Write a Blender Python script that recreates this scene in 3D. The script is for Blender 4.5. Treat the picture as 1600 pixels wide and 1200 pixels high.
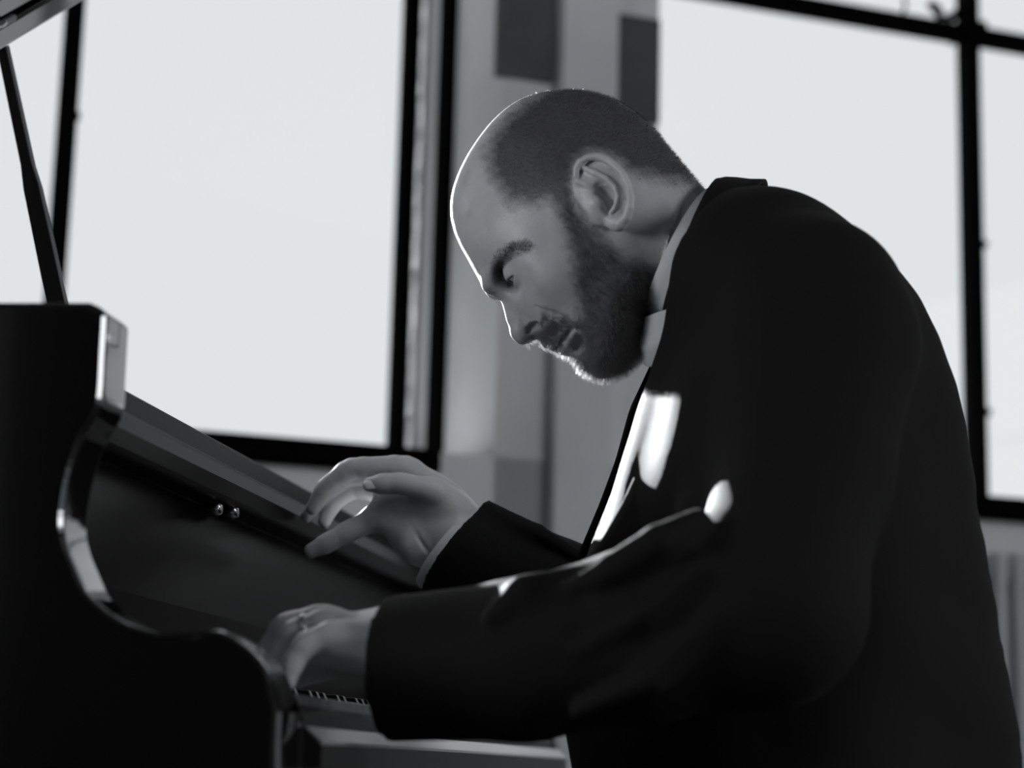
import bpy, math, random
import numpy as np
from mathutils import Vector, Matrix

for o in list(bpy.data.objects):
    bpy.data.objects.remove(o, do_unlink=True)
random.seed(7)
RNG = np.random.default_rng(11)
SC = bpy.context.scene
COL = SC.collection

# ------------------------------------------------------------------ camera
FPX = 3070.0                                   # focal length in pixels of a 1600 px wide frame
PITCH, ROLL = math.radians(11.0), math.radians(1.52)
CAM = np.array([0.0, 0.0, 0.68])
FW = np.array([0, math.cos(PITCH), math.sin(PITCH)])
_r0 = np.array([1.0, 0, 0]); _u0 = np.cross(_r0, FW)
RT = _r0 * math.cos(ROLL) + _u0 * math.sin(ROLL)
UP = -_r0 * math.sin(ROLL) + _u0 * math.cos(ROLL)
cam_d = bpy.data.cameras.new('camera'); cam = bpy.data.objects.new('camera', cam_d); COL.objects.link(cam)
cam_d.sensor_width = 36.0; cam_d.lens = FPX / 1600 * 36.0
cam.matrix_world = Matrix(((RT[0], UP[0], -FW[0], CAM[0]), (RT[1], UP[1], -FW[1], CAM[1]),
                           (RT[2], UP[2], -FW[2], CAM[2]), (0, 0, 0, 1)))
cam_d.dof.use_dof = True; cam_d.dof.focus_distance = 1.70; cam_d.dof.aperture_fstop = 4.0
cam_d.clip_start = 0.02
SC.camera = cam

# ------------------------------------------------------------------ sky, sun, exposure
wd = bpy.data.worlds.new('sky'); SC.world = wd; wd.use_nodes = True
bg = wd.node_tree.nodes['Background']
bg.inputs['Color'].default_value = (0.955, 0.972, 1.0, 1); bg.inputs['Strength'].default_value = 0.88
sun_d = bpy.data.lights.new('sun', 'SUN'); sun_d.energy = 34.0; sun_d.angle = 0.012; sun_d.color = (0.97, 0.98, 1.0)
sun = bpy.data.objects.new('sun', sun_d); COL.objects.link(sun)
TO_SUN = Vector((-0.35, 0.89, 0.25)).normalized()
sun.rotation_euler = TO_SUN.to_track_quat('Z', 'Y').to_euler()
sun.location = (-3, 6, 5)
# area lamps added in front of the side walls to brighten the room
def fill_light(name, loc, sz, sy, energy, roty):
    d = bpy.data.lights.new(name, 'AREA'); d.shape = 'RECTANGLE'; d.size = sz; d.size_y = sy; d.energy = energy; d.color = (0.955, 0.972, 1.0)
    o = bpy.data.objects.new(name, d); COL.objects.link(o); o.location = loc; o.rotation_euler = (0, math.radians(roty), 0)
fill_light('left_fill_light', (-2.55, 0.4, 1.28), 0.7, 1.0, 26.0, -90)
fill_light('right_fill_light', (4.8, -1.35, 2.1), 1.3, 1.6, 110.0, 90)
vs = SC.view_settings
vs.view_transform = 'Standard'; vs.look = 'None'; vs.gamma = 1.0; vs.use_curve_mapping = False; vs.exposure = 0.0

# ------------------------------------------------------------------ frames of reference
def ray(px, py):
    return FW + RT * (px - 800) / FPX + UP * (600 - py) / FPX
def hit(px, py, p0, nrm):
    d = ray(px, py); return CAM + d * (np.dot(p0 - CAM, nrm) / np.dot(d, nrm))
AZ = math.radians(9.2)
EY = np.array([math.sin(AZ), math.cos(AZ), 0])          # along the keyboard, away from the camera
EX = np.array([math.cos(AZ), -math.sin(AZ), 0])         # from the piano towards the player's back
EZ = np.array([0, 0, 1.0])
O_H = CAM + ray(870, 370) * 1.66                         # inside the player's head
def pp(px, py, y=0.0):
    """pixel -> player frame (mm): x to the back, y away along the keyboard, z up"""
    q = hit(px, py, O_H + EY * y / 1000, EY) - O_H
    return np.array([q @ EX, q @ EY, q @ EZ]) * 1000
def to_world(v):
    v = np.asarray(v, dtype=np.float64) / 1000
    return O_H + v[:, :1] * EX + v[:, 1:2] * EY + v[:, 2:3] * EZ

# ------------------------------------------------------------------ materials
def material(name, col, rough=0.5, spec=0.5, metal=0.0, coat=0.0, noise=None, bump=None, sheen=0.0):
    m = bpy.data.materials.new(name); m.use_nodes = True
    nt = m.node_tree; b = nt.nodes['Principled BSDF']
    c = (col, col * 1.005, col * 1.02, 1) if isinstance(col, (int, float)) else (*col, 1)
    b.inputs['Base Color'].default_value = c
    b.inputs['Roughness'].default_value = rough; b.inputs['Metallic'].default_value = metal
    b.inputs['Specular IOR Level'].default_value = spec; b.inputs['Coat Weight'].default_value = coat
    b.inputs['Sheen Weight'].default_value = sheen; b.inputs['Sheen Roughness'].default_value = 0.3
    if noise or bump:
        tc = nt.nodes.new('ShaderNodeTexCoord')
    if noise:                                             # (scale, amount)
        n = nt.nodes.new('ShaderNodeTexNoise'); n.inputs['Scale'].default_value = noise[0]; n.inputs['Detail'].default_value = 5
        nt.links.new(tc.outputs['Object'], n.inputs['Vector'])
        r = nt.nodes.new('ShaderNodeValToRGB')
        r.color_ramp.elements[0].position = 0.3; r.color_ramp.elements[1].position = 0.7
        r.color_ramp.elements[0].color = tuple(x * (1 - noise[1]) for x in c[:3]) + (1,)
        r.color_ramp.elements[1].color = tuple(min(1, x * (1 + noise[1])) for x in c[:3]) + (1,)
        nt.links.new(n.outputs['Fac'], r.inputs['Fac']); nt.links.new(r.outputs['Color'], b.inputs['Base Color'])
    if bump:                                              # (scale, strength, distance)
        n2 = nt.nodes.new('ShaderNodeTexNoise'); n2.inputs['Scale'].default_value = bump[0]; n2.inputs['Detail'].default_value = 4
        nt.links.new(tc.outputs['Object'], n2.inputs['Vector'])
        bp = nt.nodes.new('ShaderNodeBump'); bp.inputs['Strength'].default_value = bump[1]; bp.inputs['Distance'].default_value = bump[2]
        nt.links.new(n2.outputs['Fac'], bp.inputs['Height']); nt.links.new(bp.outputs['Normal'], b.inputs['Normal'])
    return m

M = {
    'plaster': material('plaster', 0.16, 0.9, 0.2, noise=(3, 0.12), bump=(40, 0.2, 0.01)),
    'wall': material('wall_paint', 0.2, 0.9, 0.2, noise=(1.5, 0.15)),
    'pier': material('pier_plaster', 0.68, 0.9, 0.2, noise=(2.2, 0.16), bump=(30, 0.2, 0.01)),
    'dark_panel': material('dark_panel', 0.085, 0.7, 0.3, noise=(6, 0.3)),
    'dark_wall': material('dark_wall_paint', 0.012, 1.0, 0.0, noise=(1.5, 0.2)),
    'ceiling': material('ceiling_paint', 0.18, 0.9, 0.2, noise=(1.2, 0.08)),
    'floor': material('floor_boards', 0.02, 0.7, 0.15, noise=(4, 0.4)),
    'steel': material('window_steel', 0.003, 0.95, 0.0),
    'radiator': material('radiator_paint', 0.5, 0.5, 0.4),
    'lacquer': material('black_lacquer', 0.005, 0.09, 0.5, coat=0.8, bump=(300, 0.02, 0.001)),
    'fallboard': material('fallboard_lacquer', 0.005, 0.3, 0.04, bump=(250, 0.03, 0.001)),
    'satin': material('satin_black', 0.009, 0.34, 0.5, bump=(120, 0.05, 0.002)),
    'ivory': material('ivory', 0.72, 0.25, 0.5, coat=0.2),
    'ebony': material('ebony', 0.01, 0.3, 0.5),
    'keyfront': material('key_wood', 0.4, 0.6, 0.3),
    'felt': material('felt', 0.012, 1.0, 0.02),
    'brass': material('brass', 0.55, 0.25, 0.5, metal=1.0),
    'wool': material('wool', 0.0115, 0.8, 0.08, sheen=0.012, bump=(900, 0.35, 0.001)),
    'trouser': material('trouser_wool', 0.007, 0.9, 0.12),
    'cotton': material('cotton', 0.62, 0.85, 0.2, bump=(700, 0.15, 0.001)),
    'shirt': material('waistcoat_cloth', 0.02, 0.85, 0.1, bump=(90, 0.4, 0.004)),
    'hair': material('hair', 0.04, 0.45, 0.5),
    'beard': material('beard_hair', 0.26, 0.4, 0.5, noise=(120, 0.5)),
    'nail': material('nail', 0.8, 0.3, 0.5),
    'leather': material('bench_leather', 0.012, 0.5, 0.5, bump=(200, 0.2, 0.002)),
    'shoe': material('shoe_leather', 0.01, 0.3, 0.5),
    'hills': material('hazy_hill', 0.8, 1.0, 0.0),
    'glint_metal': material('glint_strip_metal', 0.95, 0.5, 0.5, metal=1.0),
    'gold': material('ring_gold', 0.7, 0.2, 0.5, metal=1.0),
}
def translucent(m, amount, col):
    """hair lets light from behind through"""
    nt = m.node_tree; b = nt.nodes['Principled BSDF']; out = nt.nodes['Material Output']
    t = nt.nodes.new('ShaderNodeBsdfTranslucent'); t.inputs['Color'].default_value = (col, col, col * 1.02, 1)
    mx = nt.nodes.new('ShaderNodeMixShader'); mx.inputs['Fac'].default_value = amount
    nt.links.new(b.outputs[0], mx.inputs[1]); nt.links.new(t.outputs[0], mx.inputs[2]); nt.links.new(mx.outputs[0], out.inputs['Surface'])
translucent(M['beard'], 0.5, 0.85); translucent(M['hair'], 0.25, 0.4)
def glass_mat():
    m = bpy.data.materials.new('window_glass'); m.use_nodes = True; nt = m.node_tree
    nt.nodes.remove(nt.nodes['Principled BSDF'])
    out = nt.nodes['Material Output']
    t = nt.nodes.new('ShaderNodeBsdfTransparent'); t.inputs['Color'].default_value = (0.97, 0.98, 0.98, 1)
    g = nt.nodes.new('ShaderNodeBsdfGlossy'); g.inputs['Roughness'].default_value = 0.02
    lw = nt.nodes.new('ShaderNodeLayerWeight'); lw.inputs['Blend'].default_value = 0.5
    pw = nt.nodes.new('ShaderNodeMath'); pw.operation = 'POWER'; pw.inputs[1].default_value = 5.0
    fr = nt.nodes.new('ShaderNodeMath'); fr.operation = 'MULTIPLY_ADD'; fr.inputs[1].default_value = 0.9; fr.inputs[2].default_value = 0.03
    nt.links.new(lw.outputs['Facing'], pw.inputs[0]); nt.links.new(pw.outputs[0], fr.inputs[0])
    mx = nt.nodes.new('ShaderNodeMixShader')
    nt.links.new(fr.outputs[0], mx.inputs['Fac']); nt.links.new(t.outputs[0], mx.inputs[1]); nt.links.new(g.outputs[0], mx.inputs[2])
    nt.links.new(mx.outputs[0], out.inputs['Surface'])
    return m
M['glass'] = glass_mat()
def skin_mat():
    m = material('skin', 0.42, 0.42, 0.5); nt = m.node_tree; b = nt.nodes['Principled BSDF']
    b.inputs['Subsurface Weight'].default_value = 0.3; b.inputs['Subsurface Radius'].default_value = (1, 1, 1); b.inputs['Subsurface Scale'].default_value = 0.007
    at = nt.nodes.new('ShaderNodeAttribute'); at.attribute_name = 'hair_cover'
    tc = nt.nodes.new('ShaderNodeTexCoord')
    n = nt.nodes.new('ShaderNodeTexNoise'); n.inputs['Scale'].default_value = 55; n.inputs['Detail'].default_value = 6
    nt.links.new(tc.outputs['Object'], n.inputs['Vector'])
    r = nt.nodes.new('ShaderNodeValToRGB'); r.color_ramp.elements[0].position = 0.25; r.color_ramp.elements[1].position = 0.75
    r.color_ramp.elements[0].color = (0.47, 0.473, 0.482, 1); r.color_ramp.elements[1].color = (0.58, 0.583, 0.593, 1)
    nt.links.new(n.outputs['Fac'], r.inputs['Fac'])
    mx = nt.nodes.new('ShaderNodeMix'); mx.data_type = 'RGBA'
    nt.links.new(at.outputs['Fac'], mx.inputs['Factor']); nt.links.new(r.outputs['Color'], mx.inputs['A'])
    mx.inputs['B'].default_value = (0.055, 0.055, 0.057, 1)
    nt.links.new(mx.outputs['Result'], b.inputs['Base Color'])
    n2 = nt.nodes.new('ShaderNodeTexNoise'); n2.inputs['Scale'].default_value = 420; n2.inputs['Detail'].default_value = 3
    nt.links.new(tc.outputs['Object'], n2.inputs['Vector'])
    bp = nt.nodes.new('ShaderNodeBump'); bp.inputs['Strength'].default_value = 0.12; bp.inputs['Distance'].default_value = 0.002
    nt.links.new(n2.outputs['Fac'], bp.inputs['Height']); nt.links.new(bp.outputs['Normal'], b.inputs['Normal'])
    return m
M['skin'] = skin_mat()
def eye_mat():
    m = material('eye', 0.6, 0.1, 0.5); nt = m.node_tree; b = nt.nodes['Principled BSDF']
    at = nt.nodes.new('ShaderNodeAttribute'); at.attribute_name = 'iris'
    mx = nt.nodes.new('ShaderNodeMix'); mx.data_type = 'RGBA'
    mx.inputs['A'].default_value = (0.5, 0.5, 0.51, 1); mx.inputs['B'].default_value = (0.02, 0.02, 0.022, 1)
    nt.links.new(at.outputs['Fac'], mx.inputs['Factor']); nt.links.new(mx.outputs['Result'], b.inputs['Base Color'])
    return m
M['eye'] = eye_mat()

# ------------------------------------------------------------------ object helpers
def tag(o, label=None, cat=None, group=None, kind=None):
    if label: o['label'] = label
    if cat: o['category'] = cat
    if group: o['group'] = group
    if kind: o['kind'] = kind
    return o
def empty(name, loc):
    o = bpy.data.objects.new(name, None); COL.objects.link(o); o.location = Vector(loc); o.empty_display_size = 0.05
    return o
def origin_of(parent):
    v = Vector((0, 0, 0))
    while parent is not None:
        v += parent.location; parent = parent.parent
    return np.array(v)
def mesh_obj(name, verts, faces, mat, parent=None, smooth=False, loc=None):
    """verts in world metres; faces: array (n,3|4) or list of lists; the object sits at its parent's origin"""
    verts = np.asarray(verts, dtype=np.float64)
    me = bpy.data.meshes.new(name)
    base = origin_of(parent) if loc is None else np.asarray(loc, float)
    if loc is None and parent is None:
        base = np.array([(verts[:, 0].min() + verts[:, 0].max()) / 2, (verts[:, 1].min() + verts[:, 1].max()) / 2, verts[:, 2].min()])
    v = verts - base
    if isinstance(faces, np.ndarray):
        me.vertices.add(len(v)); me.vertices.foreach_set('co', v.astype(np.float32).ravel())
        n, k = faces.shape
        me.loops.add(n * k); me.loops.foreach_set('vertex_index', faces.astype(np.int32).ravel())
        me.polygons.add(n); me.polygons.foreach_set('loop_start', np.arange(0, n * k, k, dtype=np.int32))
        me.update(calc_edges=True); me.validate()
    else:
        me.from_pydata([tuple(x) for x in v], [], faces); me.update()
    if smooth:
        me.polygons.foreach_set('use_smooth', np.ones(len(me.polygons), dtype=bool))
    me.materials.append(mat)
    o = bpy.data.objects.new(name, me); COL.objects.link(o)
    if parent is not None:
        o.parent = parent; o.location = Vector(base - origin_of(parent))
    else:
        o.location = Vector(base)
    return o
class Geo:
    """collects pieces of ONE mesh"""
    def __init__(s): s.v = []; s.f = []
    def add(s, v, f):
        b = len(s.v); s.v += [tuple(map(float, x)) for x in v]; s.f += [[i + b for i in q] for q in f]; return s
    def box(s, c, ax, ay, az, bev=0.0):
        """box from centre and three half-axis vectors, with optional bevelled long edges"""
        c, ax, ay, az = (np.asarray(q, float) for q in (c, ax, ay, az))
        if bev <= 0:
            P = [c + sx * ax + sy * ay + sz * az for sz in (-1, 1) for sy in (-1, 1) for sx in (-1, 1)]
            return s.add(P, [[0, 2, 3, 1], [4, 5, 7, 6], [0, 1, 5, 4], [2, 6, 7, 3], [0, 4, 6, 2], [1, 3, 7, 5]])
        la, lb = np.linalg.norm(ax), np.linalg.norm(ay); a, b = 1 - bev / la, 1 - bev / lb
        ring = [(-1, -b), (-a, -1), (a, -1), (1, -b), (1, b), (a, 1), (-a, 1), (-1, b)]
        P = [c + x * ax + y * ay + z * az for z in (-1, 1) for x, y in ring]
        F = [[i, (i + 1) % 8, 8 + (i + 1) % 8, 8 + i] for i in range(8)] + [list(range(7, -1, -1)), list(range(8, 16))]
        return s.add(P, F)
    def prism(s, poly, e1, e2, p0, d):
        """polygon in the e1,e2 plane at p0, extruded by vector d"""
        n = len(poly); e1, e2, p0, d = (np.asarray(q, float) for q in (e1, e2, p0, d))
        P = [p0 + a * e1 + b * e2 for a, b in poly]; P += [q + d for q in P]
        return s.add(P, [[i, (i + 1) % n, n + (i + 1) % n, n + i] for i in range(n)] + [list(range(n - 1, -1, -1)), list(range(n, 2 * n))])
    def tube(s, pts, rad, seg=12, cap=True):
        pts = [np.asarray(p, float) for p in pts]; n = len(pts)
        rad = [rad] * n if isinstance(rad, (int, float)) else rad
        t0 = pts[1] - pts[0]; a = np.cross(t0, (0.31, 0.2, 0.93)); a /= np.linalg.norm(a)
        P = []
        for i, p in enumerate(pts):
            t = pts[min(i + 1, n - 1)] - pts[max(i - 1, 0)]; t /= np.linalg.norm(t)
            a = a - t * (a @ t); a /= np.linalg.norm(a); b = np.cross(t, a)
            P += [p + rad[i] * (math.cos(2 * math.pi * j / seg) * a + math.sin(2 * math.pi * j / seg) * b) for j in range(seg)]
        F = [[i * seg + j, i * seg + (j + 1) % seg, (i + 1) * seg + (j + 1) % seg, (i + 1) * seg + j] for i in range(n - 1) for j in range(seg)]
        if cap: F += [list(range(seg - 1, -1, -1)), list(range((n - 1) * seg, n * seg))]
        return s.add(P, F)
    def build(s, name, mat, parent=None, smooth=False, bevel=0.0, loc=None):
        o = mesh_obj(name, np.array(s.v), s.f, mat, parent, smooth, loc)
        if bevel > 0:
            md = o.modifiers.new('bevel', 'BEVEL'); md.width = bevel; md.segments = 3; md.limit_method = 'ANGLE'; md.angle_limit = 0.6
        return o

# ------------------------------------------------------------------ implicit surfaces
def smin(a, b, k):
    if k <= 0: return np.minimum(a, b)
    h = np.maximum(k - np.abs(a - b), 0) / k
    return np.minimum(a, b) - h * h * k * 0.25
def smax(a, b, k): return -smin(-a, -b, k)
def capsule(a, b, ra, rb):
    a = np.asarray(a, float); b = np.asarray(b, float); d = b - a; L = d @ d + 1e-9
    def fn(X, Y, Z):
        t = np.clip(((X - a[0]) * d[0] + (Y - a[1]) * d[1] + (Z - a[2]) * d[2]) / L, 0, 1)
        return np.sqrt((X - a[0] - t * d[0]) ** 2 + (Y - a[1] - t * d[1]) ** 2 + (Z - a[2] - t * d[2]) ** 2) - (ra + (rb - ra) * t)
    m = max(ra, rb)
    return fn, np.minimum(a, b) - m, np.maximum(a, b) + m
def ellip(c, r, ang=0.0):
    """ellipsoid; radii along (x', y, z') with x',z' turned by ang in the x-z plane"""
    c = np.asarray(c, float); ca, sa = math.cos(ang), math.sin(ang)
    def fn(X, Y, Z):
        x = X - c[0]; y = Y - c[1]; z = Z - c[2]
        u = (ca * x + sa * z) / r[0]; w = (-sa * x + ca * z) / r[2]; v = y / r[1]
        q = np.sqrt(u * u + v * v + w * w)
        g = np.sqrt((u / r[0]) ** 2 + (v / r[1]) ** 2 + (w / r[2]) ** 2) + 1e-6
        return q * (q - 1) / g
    m = max(r)
    return fn, c - m, c + m
def ellip3(c, A, r):
    """ellipsoid with three given unit axes"""
    c = np.asarray(c, float)
    def fn(X, Y, Z):
        x = X - c[0]; y = Y - c[1]; z = Z - c[2]
        q = 0; g = 0
        for a, ri in zip(A, r):
            u = (x * a[0] + y * a[1] + z * a[2]) / ri; q = q + u * u; g = g + (u / ri) ** 2
        q = np.sqrt(q); return q * (q - 1) / (np.sqrt(g) + 1e-6)
    m = max(r)
    return fn, c - m, c + m
class Vox:
    def __init__(s, lo, hi, h):
        s.lo = np.asarray(lo, float); s.h = h
        s.n = np.ceil((np.asarray(hi, float) - s.lo) / h).astype(int) + 1
        s.ax = [(s.lo[i] + h * np.arange(s.n[i])).astype(np.float32) for i in range(3)]
        s.F = np.full(tuple(s.n), 60.0, dtype=np.float32)
    def _sl(s, lo, hi, m):
        a = [max(0, int((lo[i] - m - s.lo[i]) / s.h)) for i in range(3)]
        b = [min(s.n[i], int((hi[i] + m - s.lo[i]) / s.h) + 2) for i in range(3)]
        sl = tuple(slice(a[i], max(a[i], b[i])) for i in range(3))
        return sl, s.ax[0][sl[0]][:, None, None], s.ax[1][sl[1]][None, :, None], s.ax[2][sl[2]][None, None, :]
    def add(s, prim, k=0.0):
        fn, lo, hi = prim; sl, X, Y, Z = s._sl(lo, hi, max(2 * k, 3 * s.h) + 2 * s.h)
        s.F[sl] = smin(s.F[sl], fn(X, Y, Z).astype(np.float32), k)
    def cut(s, prim, k=0.0):
        fn, lo, hi = prim; sl, X, Y, Z = s._sl(lo, hi, k + 2 * s.h)
        s.F[sl] = smax(s.F[sl], -fn(X, Y, Z).astype(np.float32), k)
    def chain(s, pts, rad, k=0.0, kin=0.0):
        for i in range(len(pts) - 1): s.add(capsule(pts[i], pts[i + 1], rad[i], rad[i + 1]), k if i == 0 else kin)
    def mesh(s):
        F = s.F; ins = F < 0; n = F.shape
        vid = -np.ones(tuple(np.array(n) - 1), dtype=np.int64)
        c = [(i, j, k) for i in (0, 1) for j in (0, 1) for k in (0, 1)]
        sub = lambda A, o: A[o[0]:n[0] - 1 + o[0], o[1]:n[1] - 1 + o[1], o[2]:n[2] - 1 + o[2]]
        cnt = np.zeros(vid.shape, dtype=np.int8)
        for o in c: cnt += sub(ins, o)
        act = np.argwhere((cnt > 0) & (cnt < 8))
        vid[act[:, 0], act[:, 1], act[:, 2]] = np.arange(len(act))
        P = np.zeros((len(act), 3)); W = np.zeros(len(act))
        val = {o: F[act[:, 0] + o[0], act[:, 1] + o[1], act[:, 2] + o[2]].astype(np.float64) for o in c}
        for o in c:
            for a in range(3):
                if o[a] == 0:
                    q = list(o); q[a] = 1; q = tuple(q)
                    m = (val[o] < 0) != (val[q] < 0)
                    t = val[o] / np.where(m, val[o] - val[q], 1)
                    pos = np.array(o, float)[None, :].repeat(len(act), 0); pos[:, a] += t
                    P += np.where(m[:, None], pos, 0); W += m
        P = (act + P / W[:, None]) * s.h + s.lo
        faces = []
        for a in range(3):
            b, d = (a + 1) % 3, (a + 2) % 3
            s0 = [slice(None)] * 3; s1 = [slice(None)] * 3
            s0[a] = slice(0, n[a] - 1); s1[a] = slice(1, n[a])
            for ax in (b, d):
                s0[ax] = slice(1, n[ax] - 1); s1[ax] = slice(1, n[ax] - 1)
            i0, i1 = ins[tuple(s0)], ins[tuple(s1)]
            for flip, mm in ((False, i0 & ~i1), (True, ~i0 & i1)):
                e = np.argwhere(mm)
                if len(e) == 0: continue
                e[:, b] += 1; e[:, d] += 1
                def at(db, dd):
                    q = e.copy(); q[:, b] -= db; q[:, d] -= dd; return vid[q[:, 0], q[:, 1], q[:, 2]]
                quad = np.stack([at(1, 1), at(0, 1), at(0, 0), at(1, 0)], 1)
                faces.append(quad[:, ::-1] if flip else quad)
        return P, np.concatenate(faces)
def tps(pts, vals):
    pts = np.asarray(pts, float); n = len(pts)
    def phi(r2): return np.where(r2 > 1e-9, 0.5 * r2 * np.log(np.maximum(r2, 1e-9)), 0)
    S = 100.0; p = pts / S
    K = phi(((p[:, None] - p[None]) ** 2).sum(-1)) + np.eye(n) * 2e-4
    Pm = np.c_[np.ones(n), p]
    A = np.block([[K, Pm], [Pm.T, np.zeros((3, 3))]])
    sol = np.linalg.solve(A, np.r_[np.asarray(vals, float), np.zeros(3)])
    def f(x, z):
        q = np.stack([x.ravel(), z.ravel()], 1) / S
        out = np.empty(len(q))
        for i in range(0, len(q), 20000):
            c = q[i:i + 20000]
            out[i:i + 20000] = phi(((c[:, None] - p[None]) ** 2).sum(-1)) @ sol[:n] + np.c_[np.ones(len(c)), c] @ sol[n:]
        return out.reshape(x.shape)
    return f
def relief(vox, contour, inner, out_px=20, out_val=-1000.0, sc=1.0):
    """symmetric solid |y| = sqrt(W(x,z)): contour pixels have W = 0, inner = (px, py, half width mm)"""
    ct = np.array(contour, float)
    P = [pp(a, b)[[0, 2]] for a, b in ct]; V = [0.0] * len(P)
    area = np.sum(ct[:, 0] * np.roll(ct[:, 1], -1) - np.roll(ct[:, 0], -1) * ct[:, 1]); sg = 1 if area > 0 else -1
    for i in range(len(ct)):
        t = ct[(i + 1) % len(ct)] - ct[i - 1]; t /= np.linalg.norm(t)
        nrm = np.array([t[1], -t[0]]) * sg
        P.append(pp(*(ct[i] + nrm * out_px))[[0, 2]]); V.append(out_val)
    for a, b, w in inner:
        P.append(pp(a, b, -w)[[0, 2]]); V.append(w * w)
    f = tps(P, np.array(V) / 1000)
    X, Z = np.meshgrid(vox.ax[0], vox.ax[2], indexing='ij')
    W = f(X, Z) * 1000
    # far outside the contour the field is kept negative
    pc = np.array([pp(a, b)[[0, 2]] for a, b in ct]); inside = in_poly(np.stack([X.ravel(), Z.ravel()], 1), pc).reshape(X.shape)
    W = np.where(inside, np.maximum(W, 1.0), np.minimum(W, -1.0))
    gx, gz = np.gradient(W, vox.h); g2 = gx * gx + gz * gz
    Y = vox.ax[1][None, :, None]
    return ((Y * Y - W[:, None, :]) / np.sqrt(4 * Y * Y + g2[:, None, :] + 60.0)).astype(np.float32)
def in_poly(p, poly):
    x, y = p[:, 0], p[:, 1]; r = np.zeros(len(p), bool); n = len(poly)
    for i in range(n):
        x1, y1 = poly[i]; x2, y2 = poly[i - 1]
        c = ((y1 > y) != (y2 > y)) & (x < (x2 - x1) * (y - y1) / (y2 - y1 + 1e-12) + x1)
        r ^= c
    return r
def poly_dist(p, poly):
    """signed distance to polygon, negative inside"""
    d = np.full(len(p), 1e9)
    for i in range(len(poly)):
        a = np.asarray(poly[i - 1], float); b = np.asarray(poly[i], float); e = b - a
        t = np.clip(((p - a) @ e) / (e @ e + 1e-9), 0, 1)
        d = np.minimum(d, np.linalg.norm(p - a - t[:, None] * e, axis=1))
    return np.where(in_poly(p, poly), -d, d)
def project(w):
    q = w - CAM; z = q @ FW
    return np.stack([800 + FPX * (q @ RT) / z, 600 - FPX * (q @ UP) / z], 1)
def normals(v, f):
    n = np.zeros_like(v); fn = np.cross(v[f[:, 2]] - v[f[:, 0]], v[f[:, 3]] - v[f[:, 1]])
    for i in range(4): np.add.at(n, f[:, i], fn)
    return n / (np.linalg.norm(n, axis=1, keepdims=True) + 1e-12)

# ================================================================== the room
WAZ = math.radians(70)
WU = np.array([math.sin(WAZ), math.cos(WAZ), 0]); WN = np.array([WU[1], -WU[0], 0])      # along the window wall; towards the room
W0 = np.array([0, 3.9, 0])                                                                # a point in the plane of the glass
T_WALL = 0.36
def wu(px, py, off=0.0):
    q = hit(px, py, W0 + WN * off, WN) - W0
    return q @ WU, q[2]
def wpt(u, z, off=0.0): return W0 + WU * u + WN * off + EZ * z
U_A = wu(641, 350)[0]          # right end of the left window opening (in the glass plane)
U_P = wu(782, 350, T_WALL)[0]  # left corner of the pier's room face
U_B = wu(1029, 100, T_WALL)[0] # right corner of the pier
Z_S = wu(450, 735)[1]; Z_H = 3.3; Z_C = 3.7
U_L, U_R = U_A - 2.0, U_B + 2.6
RX = [W0 + WU * U_L, W0 + WU * U_R]
def wallbox(u0, u1, z0, z1, o0, o1):
    return Geo().box(wpt((u0 + u1) / 2, (z0 + z1) / 2, (o0 + o1) / 2), WU * (u1 - u0) / 2, EZ * (z1 - z0) / 2, WN * (o1 - o0) / 2)
def structure(o): return tag(o, kind='structure')
# the window wall: parapet below the sills, beam above the heads, pier between, ends
wb = Geo()
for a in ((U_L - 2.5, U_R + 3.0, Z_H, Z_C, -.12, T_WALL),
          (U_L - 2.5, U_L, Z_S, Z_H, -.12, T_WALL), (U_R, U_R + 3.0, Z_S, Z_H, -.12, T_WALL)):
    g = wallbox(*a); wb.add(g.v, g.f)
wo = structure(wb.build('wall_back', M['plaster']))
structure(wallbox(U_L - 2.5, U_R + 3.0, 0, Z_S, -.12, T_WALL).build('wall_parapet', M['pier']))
# pier with its splayed reveal on the left, a set-back in the reveal and a raised pilaster strip on its face
u1, u2 = U_A, U_P
poly = [(u1 + .012, -.10), (u1 + .012, .015), (u1 + (u2 - u1) * .42, .13), (u1 + (u2 - u1) * .42 + .01, .15), (u1 + (u2 - u1) * .5, .17), (u2, T_WALL),
        (wu(862, 350, T_WALL)[0], T_WALL), (wu(866, 350, T_WALL)[0], T_WALL + .03), (wu(952, 350, T_WALL)[0], T_WALL + .03), (wu(956, 350, T_WALL)[0], T_WALL),
        (U_B, T_WALL), (U_B, -.10)]
pier = structure(Geo().prism(poly, WU, WN, W0 + EZ * .05, EZ * (Z_H - .05)).build('wall_pier', M['pier'], loc=W0))
# dark panels high on the pier
for i, (xa, ya, xb, yb) in enumerate(((779, -80, 861, 132), (957, 22, 1027, 196), (779, -400, 861, -110), (957, -300, 1027, -10))):
    ua, za = wu(xa, ya, T_WALL); ub, zb = wu(xb, yb, T_WALL)
    g = wallbox(ua, ub, zb, za, T_WALL - .01, T_WALL + .012)
    structure(g.build('trim_%d' % (i + 1), M['dark_panel'], bevel=0.003))
# dark steel angle standing in the reveal
ur = U_A + (U_P - U_A) * .40
structure(wallbox(ur - .012, ur + .018, Z_S, Z_H, .105, .165).build('trim_5', M['steel']))

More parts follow.
